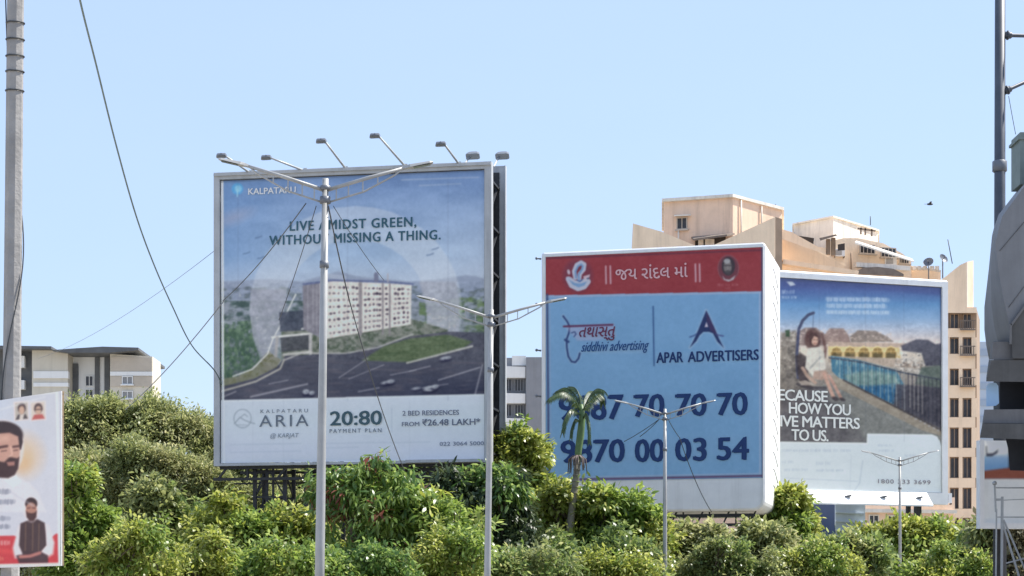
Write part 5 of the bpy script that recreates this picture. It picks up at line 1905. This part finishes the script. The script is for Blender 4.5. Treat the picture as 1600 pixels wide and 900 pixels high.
def tree(name, label, prof, bot, Y, kind, L, W, droop, seed, lobe_r=1.0, dens=1.0, spread=.42, depth=2.2, per=26, cat='tree', flush=0.0, gap=0.0, stems=1, group='roadside trees below the billboards'):
    """prof: the crown's upper outline as photo (column, row) points at distance Y; bot: its lower row"""
    bot = max(bot, HY + 0.35 * F / Y)
    L, W, per, dens = L * 1.15, W * 1.3, int(per * .85), dens * .9
    rs = np.random.RandomState(seed)
    xs = [p[0] for p in prof]
    ys = [p[1] for p in prof]
    pm = F / Y
    x0, x1 = min(xs), max(xs)
    cx = (x0 + x1) / 2
    root = thing(name, label, cat, ((cx - CX) / pm, Y + depth * .2, 0), 0, group)
    lobes = []
    area = sum((xs[i + 1] - xs[i]) * (bot - (ys[i] + ys[i + 1]) / 2) for i in range(len(xs) - 1)) / pm ** 2
    n = max(5, int(area / (lobe_r ** 2) * .85))
    cx0 = min(lobe_r * pm * .8, (x1 - x0) * .3)
    for i in range(n):
        px = rs.uniform(x0 + cx0 * .3, x1 - cx0 * .3)
        r = lobe_r * rs.uniform(.4, 1.15)
        top = np.interp(px, xs, ys) + r * pm * .85 + (vnoise(np.array([px / 16.0]), np.array([seed * 1.7]), seed)[0] - .5) * 1.5 * pm
        if i < n * .45:
            py = top + abs(rs.normal(0, .25)) * r * pm
        else:
            py = rs.uniform(top, max(top + 1, bot - r * pm * .4))
        py = min(py, bot)
        dy = rs.uniform(-1, 1) * depth * (0.5 + .5 * (py - top) / max(1, bot - top))
        yy = Y + dy
        lobes.append((np.array(P(px, py, Y)) + np.array([0, dy, 0]), np.array([r, r * rs.uniform(.8, 1.1), r * rs.uniform(.65, .95)])))
    cen, outv = [], []
    per_lobe = 34
    for c, r in lobes:
        k = int(per_lobe * dens * (r[0] ** 2) / .8) + 6
        d = rs.normal(0, 1, (k, 3))
        d /= np.linalg.norm(d, axis=1, keepdims=True)
        d[:, 2] = np.where(d[:, 2] < -.3, -d[:, 2] * .6, d[:, 2])
        t = rs.uniform(.45, 1.1, (k, 1)) + (rs.rand(k, 1) < .12) * rs.uniform(.1, .5, (k, 1))
        cen.append(c + d * r * t)
        outv.append(d)
    cen, outv = np.concatenate(cen), np.concatenate(outv)
    k = int(len(cen) * .55)                                # loose growth between and above the lobes
    qx = rs.uniform(x0, x1, k)
    tops = np.interp(qx, xs, ys) + (vnoise(qx / 9.0, np.full(k, seed * 2.3), seed + 9) - .45) * 1.3 * pm
    qy = tops + (bot - tops) * rs.rand(k) ** 1.5
    qd = rs.uniform(-1, 1, k) * depth * (.35 + .65 * np.clip((qy - tops) / (1.5 * pm), 0, 1))
    ex = np.stack([(qx - CX) / pm, Y + qd, CAMZ + (HY - qy) / pm], -1)
    eo = rs.normal(0, .5, (k, 3)) + np.array([0, -.35, .6])
    eo /= np.linalg.norm(eo, axis=1, keepdims=True)
    cen, outv = np.concatenate([cen, ex]), np.concatenate([outv, eo])
    keep = cen[:, 2] > .3
    if gap:
        keep &= vnoise(cen[:, 0] * .9 + 50, cen[:, 2] * .9 + 50, seed) > gap
    cen, outv = cen[keep], outv[keep]
    v = leaves(rs, cen, outv, per, spread, L, W, droop)
    second = {'olive': 'straw', 'bright': 'lime', 'mango': 'bright', 'lime': 'bright', 'dark': 'mango', 'mid': 'olive', 'dry': 'olive'}[kind]
    mats = [LEAF[kind], LEAF[second]]
    nn = vnoise(cen[:, 0] * .8 + cen[:, 1] * .5 + 90, cen[:, 2] * .8 + 70, seed + 5)
    fl = (nn + rs.normal(0, .12, len(cen)) > .6).astype(int)
    if flush:
        mats.append(LEAF['flush'])
        fl = np.where(rs.rand(len(cen)) < flush, 2, fl)
    mi = np.repeat(np.repeat(fl, per), 3).astype(int)
    leaf_obj('crown', v, mats, root, mi)
    # trunk and limbs, reaching into the lobes
    b = MB()
    rr = random.Random(seed)
    hz = P(cx, bot, Y).z
    fork = max(1.2, min(hz * .8, 3.2))
    bx, by = root.location.x, root.location.y
    tr = .12 + .012 * math.sqrt(area)
    stems_ = []
    for s_ in range(stems):
        sx = bx + (s_ - (stems - 1) / 2) * (x1 - x0) / pm / max(1, stems) * .8
        top = Vector((sx + rr.uniform(-.3, .3), by, fork))
        b.tube([(sx, by, 0), (sx + rr.uniform(-.15, .15), by, fork * .5), top], [tr * 1.25, tr, tr * .85], 9)
        stems_.append(top)
    for c, r in lobes[:16]:
        c = Vector(c)
        top = min(stems_, key=lambda q: (q - c).length)
        mid = top.lerp(c, .5) + Vector((rr.uniform(-.4, .4), rr.uniform(-.3, .3), rr.uniform(-.1, .5)))
        b.tube([top, mid, c], [tr * .55, tr * .3, .03], 6, cap=False)
        for q in range(3):
            e = c + Vector((rr.uniform(-1, 1) * r[0], rr.uniform(-1, 1) * r[1], rr.uniform(-.2, 1) * r[2]))
            b.tube([mid.lerp(c, .6), mid.lerp(e, .7) + Vector((0, 0, .1)), e], [.045, .03, .012], 5, cap=False)
    b.build('trunk', M_BARK, root, world=True)
    TREES.append(root)
    return root


tree('broadleaf_tree', 'wide olive green tree filling the left below the beige apartment block',
     [(60, 690), (88, 640), (120, 628), (165, 633), (200, 642), (240, 628), (275, 640), (310, 655), (345, 680), (375, 715), (410, 735)], 850, 97, 'olive', .19, .06, .15, 11, .95, 1.5, .5, 3.2, stems=2, per=34)
tree('broadleaf_tree', 'pale olive tree seen through the dark lattice legs of the grey framed billboard',
     [(330, 735), (380, 722), (430, 726), (480, 728), (530, 735)], 880, 96, 'olive', .20, .065, .15, 12, .9, 1.5, .46, 2, per=32)
tree('broadleaf_tree', 'feathery grey olive tree between the banner and the lattice leg, before the wide olive one',
     [(92, 742), (130, 715), (170, 722), (215, 698), (260, 706), (300, 720), (345, 745), (390, 762), (440, 772), (490, 790)], 930, 86, 'olive', .18, .055, .1, 51, .75, 1.5, .46, 2, per=32)
tree('leafy_shrub', 'bright green leafy tree beside the banner at the lower left',
     [(84, 770), (100, 745), (125, 752), (150, 790), (175, 830), (195, 870)], 930, 62, 'bright', .19, .08, .2, 13, .7, 1.4, .34, 1.4)
tree('broadleaf_tree', 'dark green bushy tree low in front of the wide olive tree',
     [(130, 850), (160, 820), (200, 790), (240, 770), (280, 790), (310, 800), (340, 830)], 940, 74, 'mid', .22, .09, .15, 14, .9, 1.05, .4, 1.8)
tree('broadleaf_tree', 'yellow green tree left of the nearest lamp post, below the lattice leg',
     [(270, 860), (310, 810), (350, 790), (390, 800), (430, 812), (470, 790), (500, 800), (520, 850)], 950, 73, 'lime', .24, .10, .2, 15, .9, 1.05, .4, 1.8)
tree('mango_tree', 'mango tree with red young shoots right of the nearest lamp post',
     [(495, 790), (510, 758), (540, 740), (575, 724), (600, 732), (625, 742), (645, 764), (665, 800), (690, 830)], 960, 70, 'mango', .34, .075, .85, 16, .85, 1.1, .42, 1.6, flush=.05)
tree('broadleaf_tree', 'light green tree just left of the second lamp post',
     [(630, 830), (655, 795), (690, 785), (725, 800), (750, 815), (775, 850)], 960, 70, 'bright', .28, .085, .45, 17, .8, 1.05, .4, 1.5)
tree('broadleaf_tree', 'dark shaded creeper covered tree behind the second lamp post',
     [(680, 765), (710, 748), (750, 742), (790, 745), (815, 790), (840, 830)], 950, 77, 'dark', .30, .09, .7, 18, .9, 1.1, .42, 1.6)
tree('broadleaf_tree', 'tall yellow green tree between the grey framed and telephone billboards',
     [(775, 720), (788, 690), (805, 672), (825, 678), (838, 712), (852, 745), (868, 775), (885, 800)], 900, 83, 'lime', .26, .10, .25, 19, .8, 1.15, .38, 1.5)
tree('broadleaf_tree', 'broad yellow green tree below the palm and the telephone billboard',
     [(830, 800), (860, 772), (890, 762), (920, 780), (950, 788), (985, 780), (1020, 790), (1045, 815)], 900, 80, 'lime', .26, .10, .3, 20, .85, 1.1, .4, 1.8)
tree('broadleaf_tree', 'dusky tree with bare grey twigs at the bottom left of the third lamp post',
     [(790, 870), (830, 835), (870, 840), (920, 850), (970, 840), (1010, 850), (1040, 880)], 960, 74, 'mid', .24, .085, .3, 21, .8, .8, .42, 1.5, gap=.3)
tree('broadleaf_tree', 'muted green tree right of the third lamp post under the white boxed billboard',
     [(1040, 830), (1070, 822), (1110, 828), (1150, 824), (1190, 820), (1225, 830), (1250, 860)], 930, 83, 'olive', .26, .10, .25, 22, .9, 1.1, .4, 1.8)
tree('broadleaf_tree', 'green tree rising into the gap between telephone and pool billboards',
     [(1190, 800), (1212, 782), (1232, 780), (1252, 790), (1264, 812), (1272, 840)], 920, 94, 'bright', .28, .11, .2, 23, .8, 1.1, .4, 1.5)
tree('broadleaf_tree', 'mid green tree below the small navy building',
     [(1230, 880), (1260, 850), (1290, 858), (1320, 850), (1350, 842), (1380, 850)], 950, 86, 'mid', .26, .10, .2, 24, .85, 1.1, .4, 1.6)
tree('broadleaf_tree', 'rounded bright green tree behind the farthest lamp post',
     [(1335, 850), (1360, 826), (1395, 815), (1430, 812), (1465, 822), (1495, 840), (1520, 865)], 940, 99, 'bright', .28, .11, .2, 25, 1.0, 1.1, .42, 2)
tree('broadleaf_tree', 'low green tree at the lower right beside the steel trestle',
     [(1440, 890), (1470, 862), (1500, 850), (1530, 856), (1555, 872), (1580, 890)], 950, 80, 'mid', .26, .10, .2, 26, .8, 1.1, .4, 1.5)
tree('broadleaf_tree', 'dry pale brown tree under the small white billboard at the right edge',
     [(1522, 840), (1540, 826), (1570, 826), (1600, 828), (1650, 836)], 950, 78, 'dry', .24, .09, .2, 27, .8, 1.1, .4, 1.5)
for i, (x0, x1, yt, Y, lab, kd) in enumerate(((300, 560, 800, 105, 'mid green tree low behind the lattice leg left of the nearest lamp post', 'mid'), (870, 1070, 806, 100, 'lime green tree behind the posts of the white boxed billboard', 'lime'),
        (1050, 1215, 838, 98, 'olive tree in the shade under the right half of the white boxed billboard', 'olive'), (1300, 1440, 834, 108, 'deep green tree right against the pale front of the small navy building', 'mid'),
        (1420, 1580, 862, 103, 'bright tree at the foot of the peach stair tower', 'bright'))):
    tree('broadleaf_tree', lab, [(x0, yt + 25), (x0 + (x1 - x0) * .3, yt), (x0 + (x1 - x0) * .7, yt + 4), (x1, yt + 28)], 930, Y, kd, .26, .10, .2, 60 + i, 1.1, .9, .45, 1.6)
for i, (x0, x1, yt, Y) in enumerate(((540, 770, 722, 112), (700, 880, 700, 125), (1150, 1330, 820, 115), (-120, 90, 660, 104))):
    tree('broadleaf_tree', ('green tree behind the truss under the grey framed billboard', 'tree with its top level with the white floor bands of the grey concrete block',
                            'shaded tree behind the white boxed billboard and navy building', 'olive tree behind the banner and tall concrete pole')[i],
         [(x0, yt + 40), (x0 + (x1 - x0) * .25, yt + 4), (x0 + (x1 - x0) * .6, yt), (x0 + (x1 - x0) * .85, yt + 14), (x1, yt + 45)], 930, Y, ('mid', 'lime', 'mid', 'olive')[i], .28, .10, .2, 40 + i, 1.2, .9, .45, 2)

for i, (x0, x1, yt, Y, lab, kd) in enumerate(((150, 290, 850, 57, 'low yellow green shrub at the bottom, second from the banner', 'lime'), (255, 400, 862, 59, 'low mixed green shrub at the bottom below the lattice leg', 'bright'),
        (370, 510, 855, 57, 'low bright shrub at the foot of the nearest lamp post', 'bright'), (640, 760, 842, 60, 'low pale lime shrub at the bottom left of the second lamp post', 'lime'),
        (760, 900, 868, 62, 'low mid green shrub at the bottom right of the second lamp post', 'mid'), (495, 650, 862, 58, 'low mango shrub at the bottom below the red shoots', 'mango'),
        (900, 1030, 876, 70, 'low bright green shrub at the bottom left of the third lamp post', 'bright'), (1060, 1220, 862, 77, 'low mid green shrub at the bottom right of the third lamp post', 'mid'), (1200, 1350, 858, 78, 'low bright shrub below the navy building', 'bright'),
        (1400, 1560, 868, 76, 'low bright shrub at the bottom between the farthest lamp post and the trestle', 'bright'))):
    tree('leafy_shrub', lab, [(x0, yt + 22), (x0 + (x1 - x0) * .2, yt + 6), (x0 + (x1 - x0) * .5, yt - 4), (x0 + (x1 - x0) * .8, yt + 5), (x1, yt + 24)], 950, Y, kd, .165, .062, .25, 80 + i, .62, 1.5, .34, 1.3, cat='shrub', stems=2, group='low shrubs along the bottom')

# bare twigs in the dusky tree and red shoots come with their trees; the palm stands alone
Y = 79
r = thing('palm_tree', 'slender palm with green crownshaft in front of the telephone number billboard', 'palm', (P(884, 0, Y).x, Y, 0))
b = MB()
pts = [(P(884, 0, Y).x, Y, 0), P(887, 860, Y), P(893, 800, Y), P(900, 748, Y), P(903, 716, Y)]
b.tube(pts, [.19, .16, .15, .135, .13], 10)
for py in range(724, 900, 9):
    x = np.interp(py, [716, 748, 800, 860, 900], [903, 900, 893, 887, 886])
    b.tube([P(x, py, Y), P(x, py + 2, Y)], .155, 10)
b.build('trunk', mat('palm trunk', (0.22, 0.20, 0.15), .85, 0, .25, 4, bump=.4, bscale=12), r, world=True)
b = MB()
b.tube([P(903, 722, Y), P(903.5, 706, Y), P(907, 680, Y), P(910, 650, Y), P(908, 632, Y)], [.12, .14, .155, .14, .07], 12)
b.build('crownshaft', mat('palm sheath', (0.10, 0.17, 0.06), .5, 0, .3, 3), r, world=True)
b = MB()
rr = random.Random(3)
for k in range(22):
    a = rr.uniform(0, 6.28)
    p0 = P(902, 712, Y) + Vector((math.cos(a) * .15, math.sin(a) * .15, 0))
    b.tube([p0, p0 + Vector((math.cos(a) * .2, math.sin(a) * .2, -.15)), p0 + Vector((math.cos(a) * .25, math.sin(a) * .25, -.5 - rr.random() * .3))], [.03, .025, .012], 5)
b.build('fruit_stalk', mat('dry stalk', (0.14, 0.11, 0.10), .8, 0, .3, 4), r, world=True)
PALM = leaf_mat('palm leaflet', (0.030, 0.065, 0.024), (0.055, 0.10, 0.038), (0.12, 0.17, 0.06), .3, .4)
fronds = [  # rachis as photo points, with distance offsets
    ([(908, 645), (896, 622), (878, 613), (858, 622)], (0, -.3, -.6, -.9), .55),
    ([(909, 645), (899, 618), (884, 606), (868, 612)], (0, .4, .8, 1.1), .5),
    ([(910, 645), (920, 622), (932, 608), (944, 610)], (0, -.2, -.4, -.7), .5),
    ([(911, 645), (924, 626), (938, 616), (942, 630)], (0, .4, .8, 1.0), .45),
    ([(908, 650), (894, 640), (884, 652), (879, 676)], (0, -.5, -.9, -1.1), .42),
    ([(911, 655), (916, 646), (920, 664), (921, 692)], (0, -.6, -1.0, -1.2), .28),
    ([(908, 640), (905, 618), (898, 606), (888, 604)], (0, .2, .5, .9), .45),
    ([(910, 640), (914, 622), (920, 612), (930, 612)], (0, .5, 1.0, 1.5), .45),
    ([(906, 660), (899, 655), (894, 668), (892, 684)], (0, -.4, -.6, -.7), .28),
]
for pts, ds, ll in fronds:
    path = spline([P(x, y, Y + d) for (x, y), d in zip(pts, ds)], 12)
    b = MB().tube(path, [.035 * (1 - .8 * i / len(path)) for i in range(len(path))], 5)
    n = len(path)
    for i in range(4, n):
        t = (path[min(i + 1, n - 1)] - path[i - 1]).normalized()
        sd_ = t.cross(Vector((0, 0, 1)))
        if sd_.length < .2:
            sd_ = Vector((1, 0, 0))
        sd_.normalize()
        for s in (-1, 1):
            for h in (0, .33, .66):
                p = path[i].lerp(path[i - 1], h)
                l = ll * .66 * rr.uniform(.8, 1.15) * (1 - .35 * abs(i / n - .55))
                d = (sd_ * s * .75 + t * .6 + Vector((0, 0, -.55 - .5 * rr.random()))).normalized()
                w = t.cross(d).cross(d).normalized() * .011
                q = p + d * l * .55
                e = p + d * l + Vector((0, 0, -l * .28))
                b.add([p - w * .6, p + w * .6, q + w, q - w, e], [(0, 1, 2, 3), (3, 2, 4)], 0)
    b.build('frond', PALM, r, world=True)

# bird
b = MB()
c = P(1453, 319, 130)
b.sphere(c, (.22, .09, .08), 0, 8, 6)
for s in (-1, 1):
    b.add([c + Vector((-.08, 0, .02)), c + Vector((.1, 0, .02)), c + Vector((.06, s * .35, .12)), c + Vector((-.02, s * .62, .05)), c + Vector((-.08, s * .35, .10))], [(0, 1, 2, 3, 4)])
b.add([c + Vector((-.2, -.03, 0)), c + Vector((-.2, .03, 0)), c + Vector((-.38, .08, 0)), c + Vector((-.38, -.08, 0))], [(0, 1, 2, 3)])
tag(b.build('bird', M_WIRE), 'tiny dark bird in flight in the sky above the peach building', 'bird')
